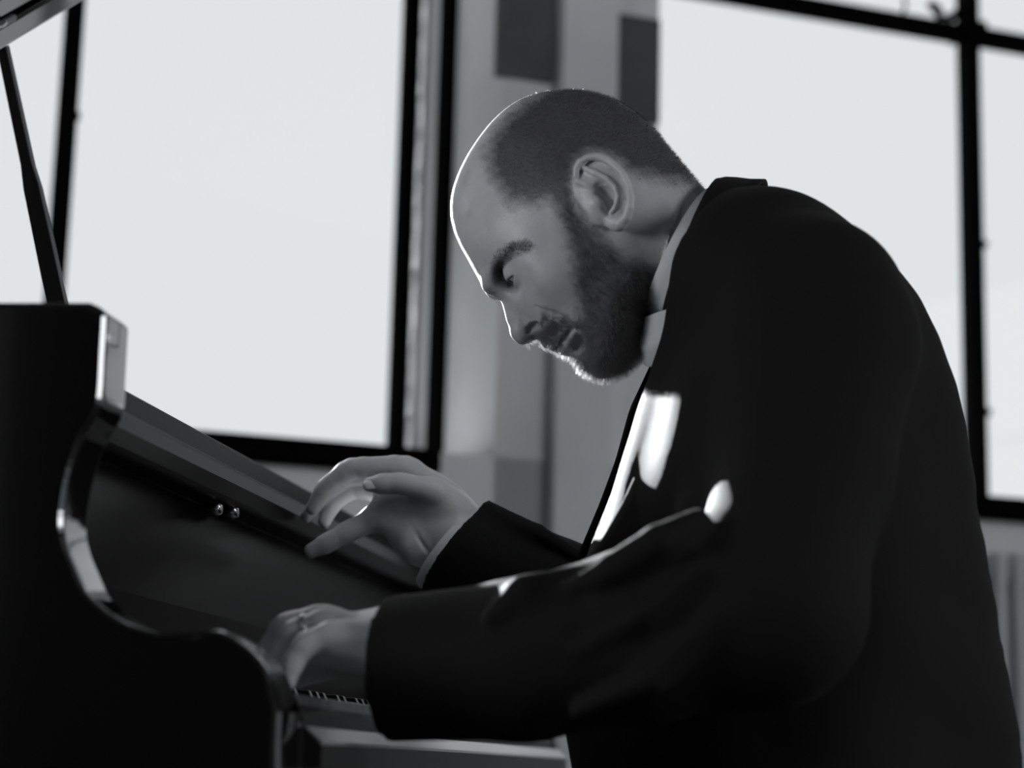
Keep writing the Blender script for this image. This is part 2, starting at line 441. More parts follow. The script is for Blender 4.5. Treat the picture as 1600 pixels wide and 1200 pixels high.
def window(name, ua, ub, mullions, transoms, extra=(), mw=.0135):
    root = structure(empty(name, wpt((ua + ub) / 2, Z_S)))
    fw = .016
    def bar(nm, u0, u1, z0, z1, o0=-.03, o1=.03):
        wallbox(u0, u1, z0, z1, o0, o1).build(nm, M['steel'], root, bevel=0.003)
    bar('frame_jamb', ua, ua + 2 * fw, Z_S, Z_H); bar('frame_jamb', ub - 1.6 * fw, ub, Z_S, Z_H)
    bar('frame_rail', ua, ub, Z_S - .002, Z_S + .035); bar('frame_rail', ua, ub, Z_H - .05, Z_H)
    for u in mullions: bar('mullion', u - mw, u + mw, Z_S, Z_H)
    for z, h in transoms: bar('transom', ua, ub, z - h, z + h, -.025, .025)
    us = [ua] + list(mullions) + [ub]; zs = [Z_S] + [z for z, h in transoms] + [Z_H]
    for i in range(len(us) - 1):
        for j in range(len(zs) - 1):
            wallbox(us[i] + .008, us[i + 1] - .008, zs[j] + .01, zs[j + 1] - .01, -.003, .003).build('pane', M['glass'], root)
    for u, z in extra:                                            # hinge knuckles standing out from the mullions
        p = wpt(u, z, .02)
        Geo().tube([p + WU * -.018, p + WU * .018], [.009, .009], 10).build('hinge', M['steel'], root, True)
    return root
MU1 = wu(1517, 300)[0]; PW = MU1 - U_B
UM0 = wu(100, 250)[0]
ZT = wu(1400, 36)[1]
w1 = window('window_1', U_L, U_A, [q for q in (UM0 - (PW + .1) * 2, UM0 - PW - .1, UM0) if q > U_L + .1], [(ZT + .02, .02)],
            [(UM0 + .003, wu(100, 184)[1])], .0165)
w2 = window('window_2', U_B, U_R, [MU1 + PW * i for i in range(int((U_R - MU1 - .1) / PW) + 1)], [(ZT, .017)],
            [(MU1 + .006, wu(1522, 384)[1]), (MU1 + .006, wu(1524, 645)[1])])
# casement stay and catch near the crossing of mullion and transom
for (xa, ya, xb, yb, r) in ((1412, -8, 1410, 28, .004), (1452, 5, 1470, 30, .012), (1478, 30, 1508, 18, .012), (1485, 70, 1505, 60, .006), (1508, 55, 1536, 40, .016)):
    a = wpt(*wu(xa, ya, .03), .03); b = wpt(*wu(xb, yb, .03), .03)
    Geo().tube([a, (a + b) / 2 + WN * .01, b], [r * .8, r, r * .8], 10).build('casement_stay', M['steel'], w2, True)
# sills
for i, (ua, ub) in enumerate(((U_L, wu(690, 740, T_WALL + .05)[0]), (U_B, U_R))):
    structure(wallbox(ua, ub, Z_S - .045, Z_S - .003, .02, T_WALL + .05).build('trim_%d' % (6 + i), M['steel'] if i == 0 else M['steel'], bevel=0.006))
# other walls, floor and ceiling
XL, XR, YN = -2.7, 4.6, -2.2
def slab(name, c, h, mat): return structure(Geo().box(c, (h[0], 0, 0), (0, h[1], 0), (0, 0, h[2])).build(name, mat))
slab('floor', (0.5, 0.9, -.06), (5.6, 5.2, .06), M['floor'])
wy = lambda x: 3.95 + x * WU[1] / WU[0]
structure(Geo().prism([(XL - .2, YN - .2), (XR + .6, YN - .2), (XR + .6, wy(XR + .6)), (XL - .2, wy(XL - .2))], (1, 0, 0), (0, 1, 0), (0, 0, Z_C), (0, 0, .1)).build('ceiling', M['ceiling']))
# side walls out of view, window openings added to let in more light: solid below the sills and above the heads, piers between the panes
def side_wall(name, p0, p1, n_open, z0=.8, z1=3.8, pw=.22, th=.1, first=3, mat=None):
    p0, p1 = np.array([*p0, 0.]), np.array([*p1, 0.]); L_ = np.linalg.norm(p1 - p0); e = (p1 - p0) / L_; q = np.cross(e, EZ)
    g = Geo()
    def bx(a, b, za, zb, t=th): g.box(p0 + e * (a + b) / 2 + EZ * (za + zb) / 2, e * (b - a) / 2, q * t, EZ * (zb - za) / 2)
    bx(0, L_, 0, z0); bx(0, L_, z1, Z_C)
    cw = L_ / n_open
    for i in range(n_open + 1):
        c = i * cw; bx(max(0, c - pw / 2), min(L_, c + pw / 2), z0, z1)
    structure(g.build(name, mat or M['wall']))
    for i in range(n_open):
        a, b = i * cw + pw / 2, (i + 1) * cw - pw / 2
        root = structure(empty('window_%d' % (first + i), p0 + e * (a + b) / 2 + EZ * z0))
        def wb_(nm, a_, b_, za, zb, t, mat): Geo().box(p0 + e * (a_ + b_) / 2 + EZ * (za + zb) / 2, e * (b_ - a_) / 2, q * t, EZ * (zb - za) / 2).build(nm, mat, root)
        wb_('frame_rail', a, b, z0, z0 + .04, .03, M['steel']); wb_('frame_rail', a, b, z1 - .04, z1, .03, M['steel']); wb_('transom', a, b, 2.2, 2.23, .025, M['steel'])
        m_ = (a + b) / 2
        wb_('mullion', m_ - .012, m_ + .012, z0, z1, .03, M['steel'])
        for a_, b_ in ((a, m_ - .012), (m_ + .012, b)):
            wb_('pane', a_, b_, z0 + .04, 2.2, .003, M['glass']); wb_('pane', a_, b_, 2.23, z1 - .04, .003, M['glass'])
side_wall('wall_left', (XL, YN), (XL, 1.0), 2, first=3, z0=.8, z1=3.2, mat=M['wall'])
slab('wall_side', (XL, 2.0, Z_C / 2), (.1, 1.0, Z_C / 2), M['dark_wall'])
side_wall('wall_right', (XR + .4, 5.6), (XR + .4, YN), 3, first=5, z0=.55, z1=3.0, mat=M['wall'])
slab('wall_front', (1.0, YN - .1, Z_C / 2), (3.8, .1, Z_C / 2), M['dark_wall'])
# column radiator under the right window
rad = tag(empty('radiator', wpt(wu(1575, 1000, .5)[0], 0, .5)), 'grey ribbed column radiator under the window at right', 'radiator')
ru0 = wu(1540, 900, .5)[0]; zr = wu(1575, 872, .5)[1]
for i in range(16):
    u = ru0 + i * .042
    g = Geo()
    for o in (.44, .49, .54):
        g.tube([wpt(u, .14, o), wpt(u, zr - .02, o), wpt(u, zr, o - (o - .49) * .3)], [.015, .015, .012], 8)
    g.box(wpt(u, zr - .03, .49), WU * .014, WN * .06, EZ * .03); g.box(wpt(u, .15, .49), WU * .014, WN * .06, EZ * .03)
    g.build('radiator_column', M['radiator'], rad, True)
g = Geo().tube([wpt(ru0 - .02, .15, .49), wpt(ru0 + .66, .15, .49)], .018, 10); g.tube([wpt(ru0 - .02, .02, .49), wpt(ru0 - .02, .15, .49)], .012, 8)
g.build('supply_pipe', M['radiator'], rad, True)
for uu in (ru0 + .06, ru0 + .56):
    Geo().box(wpt(uu, .06, .49), WU * .012, WN * .05, EZ * .06).build('foot', M['radiator'], rad)
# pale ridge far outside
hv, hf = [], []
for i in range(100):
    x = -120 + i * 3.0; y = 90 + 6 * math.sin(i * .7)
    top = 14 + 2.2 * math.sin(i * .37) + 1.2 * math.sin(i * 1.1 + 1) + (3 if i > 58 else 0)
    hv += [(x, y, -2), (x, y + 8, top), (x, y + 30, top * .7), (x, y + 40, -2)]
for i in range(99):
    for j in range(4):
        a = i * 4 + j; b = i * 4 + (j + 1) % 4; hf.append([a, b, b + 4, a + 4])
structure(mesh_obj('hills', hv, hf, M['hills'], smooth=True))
# ================================================================== the piano
K0 = CAM + ray(490, 1088) * 1.4                       # front edge of the white keys
def kp(t, n, z): return K0 + EY * t - EX * n + EZ * z  # t along the keyboard, n into the piano, z above the key tops
def kpx(px, py, n):                                    # pixel -> (t, z) in the upright plane at n
    q = hit(px, py, K0 - EX * n, EX) - K0; return q @ EY, q[2]
def apx(px, py, t):                                    # pixel -> (n, z) in the cheek plane at t
    q = hit(px, py, K0 + EY * t, EY) - K0; return -(q @ EX), q[2]
KEYS_T0 = -0.098; KW = 0.0235; T_FAR = KEYS_T0 + 52 * KW
ZF = -K0[2]                                            # the floor below the key tops
piano = tag(empty('grand_piano', (*kp(.5, .6, ZF)[:2], 0)), 'glossy black grand piano with raised lid under the player\'s hands', 'piano')
PL = M['lacquer']
for i in range(52):
    t = KEYS_T0 + (i + .5) * KW
    g = Geo().box(kp(t, .075, -.011), EY * (KW / 2 - .0006), EX * .075, EZ * .011)
    g.build('white_key', M['ivory'], piano, bevel=0.001)
pat = [1, 0, 1, 1, 0, 1, 1]                            # A#, C#, D#, F#, G# from A0
for i in range(51):
    if pat[i % 7]:
        t = KEYS_T0 + (i + 1) * KW
        poly = [(.052, 0), (.058, .0115), (.15, .0125), (.15, 0)]
        g = Geo()
        a, b = .0055, .0042
        P = []
        for s_, w in ((-1, 0), (1, 0)):
            P += [kp(t + s_ * a, .051, -.002), kp(t + s_ * b, .058, .0115), kp(t + s_ * b, .15, .0125), kp(t + s_ * a, .15, -.002)]
        g.add(P, [[0, 1, 2, 3], [7, 6, 5, 4], [0, 4, 5, 1], [1, 5, 6, 2], [2, 6, 7, 3], [3, 7, 4, 0]])
        g.build('black_key', M['ebony'], piano, bevel=0.0008)
TN = KEYS_T0 - .012                                    # inner face of the near cheek
TF = T_FAR + .012
def sweep(name, poly, mat, t0=TN, t1=TF, bevel=0.0, smooth=False):
    return Geo().prism(poly, -EX, EZ, kp(t0, 0, 0), EY * (t1 - t0)).build(name, mat, piano, smooth, bevel)
# key slip and key bed
sweep('key_slip', [(-.017, -.014), (-.014, -.009), (-.010, -.008), (-.005, -.010), (-.005, -.075), (-.017, -.075)], M['satin'], bevel=.0015)
sweep('key_slip_moulding', [(-.017, -.0235), (-.0245, -.0235), (-.0355, -.0325), (-.0355, -.050), (-.017, -.050)], M['satin'])
sweep('key_slip_glint', [(-.0245, -.0231), (-.0358, -.0323), (-.0358, -.0345), (-.0340, -.0335), (-.0240, -.0245)], M['glint_metal'])  # pale metal strip added to stand in for the light along the key slip
sweep('key_bed', [(-.024, -.075), (.40, -.075), (.40, -.125), (-.02, -.125), (-.028, -.118)], M['satin'], TN - .05, TF + .05, bevel=.003)
sweep('key_rest_felt', [(-.005, -.024), (.15, -.024), (.15, -.075), (-.005, -.075)], M['felt'])
# fallboard: upright board behind the keys, projecting nose and slanting glossy top
n3 = .150; z3 = kpx(500, 853, n3)[1]; n2_ = .156; z2 = kpx(479, 787, n2_)[1]; n1 = .186; z1 = kpx(492, 769, n1)[1]
zi = z3 + .001
fb = [(.168, -.01), (.166, zi * .45), (.172, zi * .8), (.176, zi), (n3 + .004, zi), (n3, zi + .004), (n3 - .001, (zi + z2) / 2), (n2_ - .002, z2 - .006), (n2_ + .002, z2 - .001),
      (n1 - .002, z2 + .0005), (n1, z2 + .003), (n1, z1 - .004), (n1 + .002, z1 - .001), (n1 + .006, z1), (n1 + .016, z1 - .002), (.215, z1 - .03), (.215, -.01)]
sweep('fallboard', fb, M['fallboard'], bevel=.0025)
sweep('fallboard_strip', [(.1615, .012), (.1675, .012), (.1675, .004), (.1615, .004)], M['felt'])
# thin moulding along the upper board
sweep('fallboard_rail', [(n1 - .0035, z2 + .009), (n1 - .0035, z2 + .006), (n1 + .001, z2 + .005), (n1 + .001, z2 + .010)], M['satin'])
# brass studs added in place of two small reflections on the fallboard
for px_, py_ in ((322, 792), (348, 797)):
    t, z = kpx(px_, py_ + 4, .165); c = kp(t, .167, z)
    Geo().tube([c, c + EX * .012, c + EX * .016], [.006, .006, .004], 14).build('glint_plate' if px_ == 322 else 'glint_knob', M['brass'], piano, True)
# the near cheek with its ogee outline
TC = TN - .05
out = [(-60, 470), (138, 470), (160, 480), (165, 492), (161, 560), (157, 622), (146, 650), (126, 684), (110, 730), (100, 780), (97, 822), (104, 855), (116, 885), (133, 922), (152, 942), (175, 960),
       (205, 975), (250, 986), (290, 986), (330, 982), (356, 990), (384, 1008), (406, 1030), (422, 1055), (432, 1085), (440, 1112)]
def spline(P, n=5):
    P = [np.array(p, float) for p in P]; R_ = []
    for i in range(len(P) - 1):
        a, b, c, d = P[max(i - 1, 0)], P[i], P[i + 1], P[min(i + 2, len(P) - 1)]
        for j in range(n):
            t = j / n; R_.append(.5 * (2 * b + (c - a) * t + (2 * a - 5 * b + 4 * c - d) * t * t + (3 * b - a - 3 * c + d) * t ** 3))
    return R_ + [P[-1]]
out = out[:4] + spline(out[4:])
pts = [apx(a, b, TC) for a, b in out]
zb = -.125; nfront = pts[-1][0]
poly = pts + [(nfront + .0, pts[-1][1] - .02), (nfront - .004, zb), (.5, zb), (.5, pts[0][1])]
def smooth_cheek(name, t0, t1, poly):
    o = Geo().prism(poly, -EX, EZ, kp(t0, 0, 0), EY * (t1 - t0)).build(name, PL, piano, False, .007)
    o.data.polygons.foreach_set('use_smooth', np.ones(len(o.data.polygons), dtype=bool))
    for p in o.data.polygons:
        if len(p.vertices) > 6: p.use_smooth = False
    md = o.modifiers.new('normals', 'WEIGHTED_NORMAL'); md.keep_sharp = True; md.weight = 80
    return o
smooth_cheek('cheek', TC, TN - .001, poly)
smooth_cheek('cheek', TF + .001, TF + .05, poly)
# key block standing inside the near cheek
sweep('key_block', [(-.02, -.02), (-.014, -.002), (.0, .006), (.16, .012), (.16, -.075), (-.024, -.075)], PL, TN, KEYS_T0 - .001, .002)
# case behind: bent rim, plate, soundboard, legs, lyre, lid and props
ztop = pts[0][1]
tm = (TN + TF) / 2
rim = [(TC, .5), (TC, 1.25), (TC + .08, 1.72), (TC + .28, 1.98), (TC + .52, 1.98), (TC + .72, 1.78), (TC + .82, 1.45), (TC + 1.0, 1.1), (TF - .05, .85), (TF + .05, .62), (TF + .05, .5)]
g = Geo(); P = []
for (t, n) in rim: P += [kp(t, n, ztop), kp(t, n, zb)]
cen = np.array([(t, n) for t, n in rim]); cc = np.array([tm - .05, .9])
for (t, n) in rim:
    q = np.array([t, n]) + (cc - np.array([t, n])) / np.linalg.norm(cc - np.array([t, n])) * .05
    P += [kp(q[0], q[1], ztop), kp(q[0], q[1], zb)]
n_ = len(rim); F = []
for i in range(n_ - 1):
    a, b = 2 * i, 2 * i + 2; c, d = 2 * n_ + 2 * i, 2 * n_ + 2 * i + 2
    F += [[a, b, b + 1, a + 1], [d, c, c + 1, d + 1], [c, d, b, a], [a + 1, b + 1, d + 1, c + 1]]
g.add(P, F); g.build('rim', PL, piano)
Geo().add([kp(t, n, -.02) for t, n in rim] + [kp(t, n, -.05) for t, n in rim],
          [list(range(n_)), list(range(2 * n_ - 1, n_ - 1, -1))] + [[i, n_ + i, n_ + (i + 1) % n_, (i + 1) % n_] for i in range(n_)]).build('soundboard', M['brass'], piano)
for (t, n) in ((TC + .12, .3), (TF - .07, .3), (TC + .4, 1.7)):
    c = kp(t, n, 0); H = -ZF + zb
    g = Geo(); g.box(c * np.array([1, 1, 0]) + EZ * (.1 + (H - .1) / 2), EX * .055, EY * .055, EZ * ((H - .1) / 2)); g.build('leg', PL, piano, bevel=.01)
    Geo().tube([c * np.array([1, 1, 0]) + EZ * .05 - EY * .02, c * np.array([1, 1, 0]) + EZ * .05 + EY * .02], .05, 18).build('caster', M['brass'], piano, True)
cl = kp(tm, .35, 0) * np.array([1, 1, 0])
g = Geo()
for s_ in (-1, 1): g.tube([cl + EY * .1 * s_ + EZ * .18, cl + EY * .08 * s_ + EZ * (-ZF + zb)], .018, 10)
g.box(cl + EZ * .14, EX * .08, EY * .17, EZ * .05); g.build('pedal_lyre', PL, piano)
for s_ in (-1, 0, 1): Geo().box(cl + EX * .13 + EY * .07 * s_ + EZ * .1, EX * .07, EY * .018, EZ * .006).build('pedal', M['brass'], piano, bevel=.004)
# lid: hinged along the near side of the case and held up by a stick; its front edge crosses the top left of the view
NL = .42
ta, za = kpx(0, 80, NL); tb, zb_ = kpx(131, 0, NL)
sl_ = (zb_ - za) / (tb - ta); th_ = math.atan(sl_); du = np.array([math.cos(th_), math.sin(th_)]); dn = np.array([-math.sin(th_), math.cos(th_)])
hp = np.array([TC - .01, za + sl_ * (TC - .01 - ta)])
Ll = 1.42
plan = [(0, NL), (Ll, NL), (Ll * .98, .75), (Ll * .8, 1.15), (Ll * .66, 1.5), (Ll * .56, 1.85), (Ll * .4, 2.02), (Ll * .2, 2.02), (Ll * .06, 1.75), (0, 1.25)]
def lid_pt(s_, n, h): q = hp + du * s_ + dn * h; return kp(q[0], n, q[1])
def lid_slab(name, pln, h0, h1, mat):
    m_ = len(pln)
    return Geo().add([lid_pt(a, b, h0) for a, b in pln] + [lid_pt(a, b, h1) for a, b in pln],
        [list(range(m_)), list(range(2 * m_ - 1, m_ - 1, -1))] + [[i, m_ + i, m_ + (i + 1) % m_, (i + 1) % m_] for i in range(m_)]).build(name, mat, piano, False, .003)
lid_slab('lid', plan, 0, .021, PL)
lid_slab('lid_flap', [(0.01, NL + .01), (Ll - .01, NL + .01), (Ll - .02, .8), (.01, .8)], .0225, .043, PL)
for s_ in (.08, .6, 1.2):
    Geo().tube([lid_pt(s_ - .03, NL + .002, .022), lid_pt(s_ + .03, NL + .002, .022)], .004, 10).build('lid_hinge', M['brass'], piano, True)
a_t, a_z = kpx(136, 690, .30); b_t, b_z = kpx(4, 70, .43)
A0, A1 = kp(a_t, .30, a_z), kp(b_t, .43, b_z)
dv = (A1 - A0) / np.linalg.norm(A1 - A0); s1_ = np.cross(dv, EY); s1_ /= np.linalg.norm(s1_); s2_ = np.cross(dv, s1_)
P = []
for f_, w in ((0, .0085), (.4, .0085), (.62, .0078), (.68, .0055), (1, .0048)):
    q = A0 + (A1 - A0) * f_
    P += [q + s1_ * w + s2_ * .006, q - s1_ * w + s2_ * .006, q - s1_ * w - s2_ * .006, q + s1_ * w - s2_ * .006]
Geo().add(P, [[i * 4 + j, i * 4 + (j + 1) % 4, i * 4 + 4 + (j + 1) % 4, i * 4 + 4 + j] for i in range(4) for j in range(4)] + [[3, 2, 1, 0], [16, 17, 18, 19]]).build('lid_prop', M['satin'], piano, bevel=.001)
Geo().tube([A0 - EZ * .012, A0 - EZ * .004, A0 + EZ * .006], [.016, .015, .009], 16).build('prop_socket', M['brass'], piano, True)
sweep('pin_block', [(.215, a_z - .012), (.5, a_z - .012), (.5, -.05), (.215, -.05)], M['felt'], TN, TF)
# ================================================================== the player
man = tag(empty('person', (*(O_H + EX * .3)[:2], 0)), 'bald bearded man in a dark suit leaning over the keyboard', 'person')
def part(name, v_mm, f, mat, parent=man, smooth=True): return mesh_obj(name, to_world(v_mm), f, mat, parent, smooth)
def mm(px, y=0.0, ref=(870, 370)): pass
# ---------------------------------------------------------------- head and neck
head_contour = [(706, 345), (705, 322), (709, 298), (718, 273), (731, 247), (748, 221), (768, 196), (792, 174), (820, 157), (855, 148), (900, 145), (940, 151), (975, 166), (1004, 186), (1029, 211),
                (1050, 240), (1068, 270), (1078, 305), (1074, 345), (1058, 395), (1040, 450), (1022, 500), (1000, 548), (975, 574), (950, 583), (930, 578), (912, 567), (898, 556), (886, 549),
                (868, 541), (850, 535), (838, 526), (826, 513), (812, 500), (804, 490), (790, 475), (772, 465), (760, 456), (748, 437), (736, 415), (722, 390), (712, 368)]
head_inner = [(900, 220, 64), (950, 230, 66), (1000, 255, 58), (1035, 285, 46), (840, 215, 56), (790, 245, 48), (760, 290, 42), (735, 325, 29), (800, 300, 57), (850, 285, 67), (900, 285, 74), (950, 300, 75),
              (1000, 315, 66), (1045, 330, 46), (742, 375, 32), (770, 370, 46), (800, 350, 57), (850, 350, 65), (900, 350, 69), (950, 370, 67), (1000, 380, 60), (1040, 380, 44),
              (765, 425, 30), (778, 432, 33), (800, 395, 50), (828, 395, 56), (835, 430, 51), (805, 440, 36), (850, 450, 54), (870, 485, 48), (900, 440, 61), (950, 430, 63), (845, 500, 35), (875, 520, 34),
              (1000, 440, 56), (930, 490, 56), (980, 490, 52), (925, 530, 42), (960, 540, 40), (990, 530, 30), (895, 540, 24), (930, 565, 24), (850, 522, 22), (865, 533, 17)]
vx = Vox((-115, -100, -150), (165, 100, 140), 1.25)
vx.F = relief(vx, head_contour, head_inner)
P3 = lambda px, py, y: pp(px, py, y)
def both(fn, *a, **k):
    """apply a sculpting stroke on the near side and mirrored on the far side"""
    fn(-1, *a, **k); fn(1, *a, **k)
def mir(p, s): return np.array([p[0], p[1] * (-s), p[2]])
# neck
vx.add(capsule(P3(992, 362, 0), P3(1130, 432, 0), 57, 56), 26)
for s in (-1, 1):
    # brow ridge
    b = [mir(P3(766, 446, -9), s), mir(P3(775, 424, -24), s), mir(P3(787, 401, -38), s), mir(P3(812, 390, -49), s)]
    vx.chain(b, [5.5, 6.5, 6.5, 5], 7, 2)
    # eye socket, then lids round the eyeball
    vx.cut(ellip(mir(P3(797, 434, -29), s), (11, 15, 10), math.radians(-45)), 12)
    EYE = P3(811, 424, -31)
    vx.add(ellip(mir(EYE, s), (13.2, 13.4, 13.2)), 5)
    # cheekbone
    vx.add(ellip(mir(P3(858, 418, -48), s), (20, 9, 13), math.radians(-40)), 24)
# opening between the lids: a thin slot low on the eyeball because the gaze is lowered
for s in (-1, 1):
    e0 = mir(EYE, s)
    fdir = np.array([-.64, 0, -.768])
    udir = np.array([fdir[2], 0, -fdir[0]])
    if udir[2] < 0: udir = -udir
    def slot(X, Y, Z, e0=e0, fdir=fdir, udir=udir):
        x, y, z = X - e0[0], Y - e0[1], Z - e0[2]
        f_ = x * fdir[0] + z * fdir[2]; u_ = x * udir[0] + z * udir[2]; w_ = y / 12.5
        hgt = 3.2 * np.maximum(1 - w_ * w_, -1)
        return np.maximum(np.maximum(np.abs(u_ + 1.2 + 1.5 * w_ * w_) - hgt, 1.5 - f_), np.sqrt(x * x + y * y + z * z) - 22)
    vx.cut((slot, e0 - 22, e0 + 22), .8)
    # upper-lid fold
    for (pa, pb) in (((797, 420, -22), (800, 411, -36)), ((800, 411, -36), (812, 404, -44))):
        vx.cut(capsule(mir(P3(*pa), s), mir(P3(*pb), s), 1.0, 1.0), 2.5)
# a point on the near surface under a pixel
def snap(px, py, depth=0.0):
    o = (np.array(CAM) - O_H); d = ray(px, py); M3 = np.stack([EX, EY, EZ])
    o = M3 @ o * 1000; d = M3 @ d; d /= np.linalg.norm(d)
    t = np.arange(1450, 1800, .4); P = o + t[:, None] * d
    I = np.round((P - vx.lo) / vx.h).astype(int); ok = np.all((I >= 0) & (I < vx.n), axis=1)
    v = np.full(len(t), 9.0); v[ok] = vx.F[I[ok, 0], I[ok, 1], I[ok, 2]]
    hit_ = np.argmax(v < 0)
    return P[hit_] + d * depth if v[hit_] < 0 else pp(px, py, 0)
def stroke(pts, r, k, add=False, depth=0.0):
    """a crease (or a ridge) drawn on the surface through pixels, on both sides of the head"""
    Q = [snap(a, b, depth) for a, b in pts]; r = [r] * len(Q) if isinstance(r, (int, float)) else r
    for s in (-1, 1):
        q = [mir(p, s) for p in Q]
        for i in range(len(q) - 1): (vx.add if add else vx.cut)(capsule(q[i], q[i + 1], r[i], r[i + 1]), k)
# nose: bridge, tip, wings, nostrils
vx.chain([P3(801, 478, 0), P3(806, 497, 0), P3(814, 517, 0), P3(818, 523, 0)], [5.0, 6.2, 7.8, 7.6], 8, 4)
vx.add(ellip(P3(816, 522, 0), (7.4, 9, 6.8)), 5)
vx.chain([P3(808, 482, 0), P3(822, 500, 0), P3(832, 512, 0)], [8, 11, 9], 10, 5)
for s in (-1, 1):
    vx.add(ellip(mir(P3(834, 500, -12.5), s), (9.8, 7.8, 7.6), math.radians(-50)), 3.0)
stroke([(838, 479), (846, 486), (852, 495), (852, 503), (845, 510)], [.6, 1.5, 2.0, 1.8, 1.4], 3.0)
stroke([(826, 516), (833, 510), (841, 505)], [3.0, 3.6, 2.2], 1.2, depth=2.0)
# mouth: lips and the line between them
stroke([(853, 536), (866, 527), (880, 517), (889, 513)], [3.4, 3.8, 3.0, 1.5], 4, True, 1.5)
stroke([(880, 547), (888, 535), (895, 523), (898, 516)], [3.6, 4.0, 3.2, 1.5], 4, True, 1.5)
stroke([(868, 544), (875, 535), (884, 524), (894, 513)], [1.6, 1.7, 1.8, 1.6], 1.5)
stroke([(897, 552), (903, 542), (909, 530)], 1.5, 7)
# chin
vx.add(ellip(P3(930, 562, 0), (17, 17, 13), math.radians(-30)), 12)
stroke([(855, 488), (868, 494), (884, 502), (900, 512)], [1.2, 1.3, 1.2, 1.0], 6)      # nasolabial fold
# ears: hollow plate, helix, antihelix, tragus, lobe
def ear(s):
    yb, yt = -71.0, -86.0                              # root and free edge
    def e(px, py, lift): return mir(P3(px, py, -(70 + lift)), s)
    cen = e(946, 300, 7)
    ax_long = e(970, 352, 7) - e(920, 248, 7); ax_long /= np.linalg.norm(ax_long)
    nv = np.array([.30, -s * -1.0 * -1, 0]); nv = np.array([-.30, (1 if s > 0 else -1) * 1.0, 0.05]); nv -= ax_long * (nv @ ax_long); nv /= np.linalg.norm(nv)
    wv = np.cross(ax_long, nv)
    vx.add(ellip3(cen, [ax_long, wv, nv], (30, 20, 5.5)), 3)
    vx.add(ellip3(e(930, 312, 0), [ax_long, wv, nv], (24, 12, 9)), 8)
    hl = [(906, 288, 5), (900, 276, 8), (901, 262, 10), (907, 252, 11.5), (918, 246, 12.5), (933, 245, 13.5), (947, 249, 15), (961, 259, 17), (973, 273, 19), (981, 290, 20), (985, 308, 20), (984, 325, 18), (979, 340, 15), (970, 350, 11)]
    P = [e(*q) for q in hl]
    vx.chain(P, [2.2, 2.6, 2.8, 3.0, 3.0, 3.1, 3.2, 3.3, 3.4, 3.4, 3.4, 3.6, 4.2, 5.0], 2.0, .5)
    vx.add(ellip3(e(963, 346, 9), [ax_long, wv, nv], (8, 8, 4.5)), 4)
    # hollows
    vx.cut(ellip3(e(944, 311, 15), [ax_long, wv, nv], (14.5, 9.0, 14.0)), 2.0)
    vx.cut(ellip3(e(934, 288, 16), [wv, ax_long, nv], (8, 4, 6.5)), 2.0)
    vx.cut(ellip3(e(912, 273, 15), [ax_long, wv, nv], (6, 4, 4)), 2)
    sc_ = [(922, 256, 16.5), (945, 262, 18), (962, 275, 20), (972, 295, 22), (973, 312, 21)]
    Q = [e(*q) for q in sc_]
    for i in range(4): vx.cut(capsule(Q[i], Q[i + 1], 3.2, 3.2), 1.8)
    ah = [(913, 262, 10), (930, 270, 12.5), (948, 279, 14), (962, 293, 15), (966, 308, 14.5), (961, 324, 13), (955, 333, 11)]
    vx.chain([e(*q) for q in ah], [1.8, 2.4, 2.6, 2.5, 2.2, 2.0, 2.4], 2.5, .8)
    vx.chain([e(903, 284, 8), e(918, 290, 9.5), e(931, 297, 8)], [2.2, 2.2, 1.8], 2.0, .5)
    vx.add(ellip(e(932, 317, 9), (4.2, 3.5, 5.5), math.radians(20)), 2.5)
    vx.add(ellip3(e(928, 326, 5), [ax_long, wv, nv], (14, 9, 4.5)), 4)
for s in (-1, 1): ear(s)
hv, hf = vx.mesh()
# ---------------------------------------------------------------- right (far) hand
def hand_vox(pts, h=1.0, pad=26):
    p = np.array(pts); return Vox(p.min(0) - pad, p.max(0) + pad, h)
def bend(J, rr):
    """round the joints of a finger: a short extra piece at each bend, with a slightly thicker knuckle"""
    P, q = [J[0]], [rr[0]]
    for i in range(1, len(J) - 1):
        a, b, c = J[i - 1], J[i], J[i + 1]
        P += [b + (a - b) * .22, b * .9 + (a + c) * .05, b + (c - b) * .22]; r = rr[i]
        q += [r * .22 * .5 + r * .89, r * 1.0, r * .89 + rr[i + 1] * .11]
    return P + [J[-1]], q + [rr[-1]]
Y_R = 240.0
R = lambda px, py, dy: pp(px, py, Y_R + dy)
rw = [R(790, 905, 0), R(716, 838, 0)]
fing = [  # joints (pixel, pixel, mm away), radii
    ([R(668, 755, 0), R(637, 730, 3), R(548, 731, 2), R(508, 762, 4), R(489, 794, 6)], [13, 11.5, 10.0, 8.6, 6.8]),
    ([R(660, 775, 6), R(628, 748, 16), R(545, 742, 22), R(503, 776, 24), R(480, 806, 24)], [13, 11.0, 9.5, 8.2, 6.6]),
    ([R(655, 800, 6), R(617, 778, 18), R(555, 762, 32), R(521, 786, 30), R(507, 815, 28)], [12, 10.5, 9.0, 7.8, 6.4]),
    ([R(650, 835, 4), R(590, 808, 4), R(545, 830, -4), R(512, 848, -8), R(486, 861, -10)], [13, 12.0, 10.0, 9.0, 7.2]),
]
thumb = ([R(712, 798, -10), R(684, 769, -22), R(628, 755, -28), R(600, 756, -29), R(578, 757, -28)], [15, 13.0, 9.8, 9.4, 7.0])
allp = rw + [q for f_ in fing for q in f_[0]] + thumb[0]
vr = hand_vox(allp)
vr.chain([rw[0], rw[1]], [33, 27], 0)
vr.add(ellip3(R(672, 815, 2), [np.array([.78, 0, -.62]), np.array([.62, 0, .78]), np.array([0, 1, 0])], (50, 43, 15)), 16)
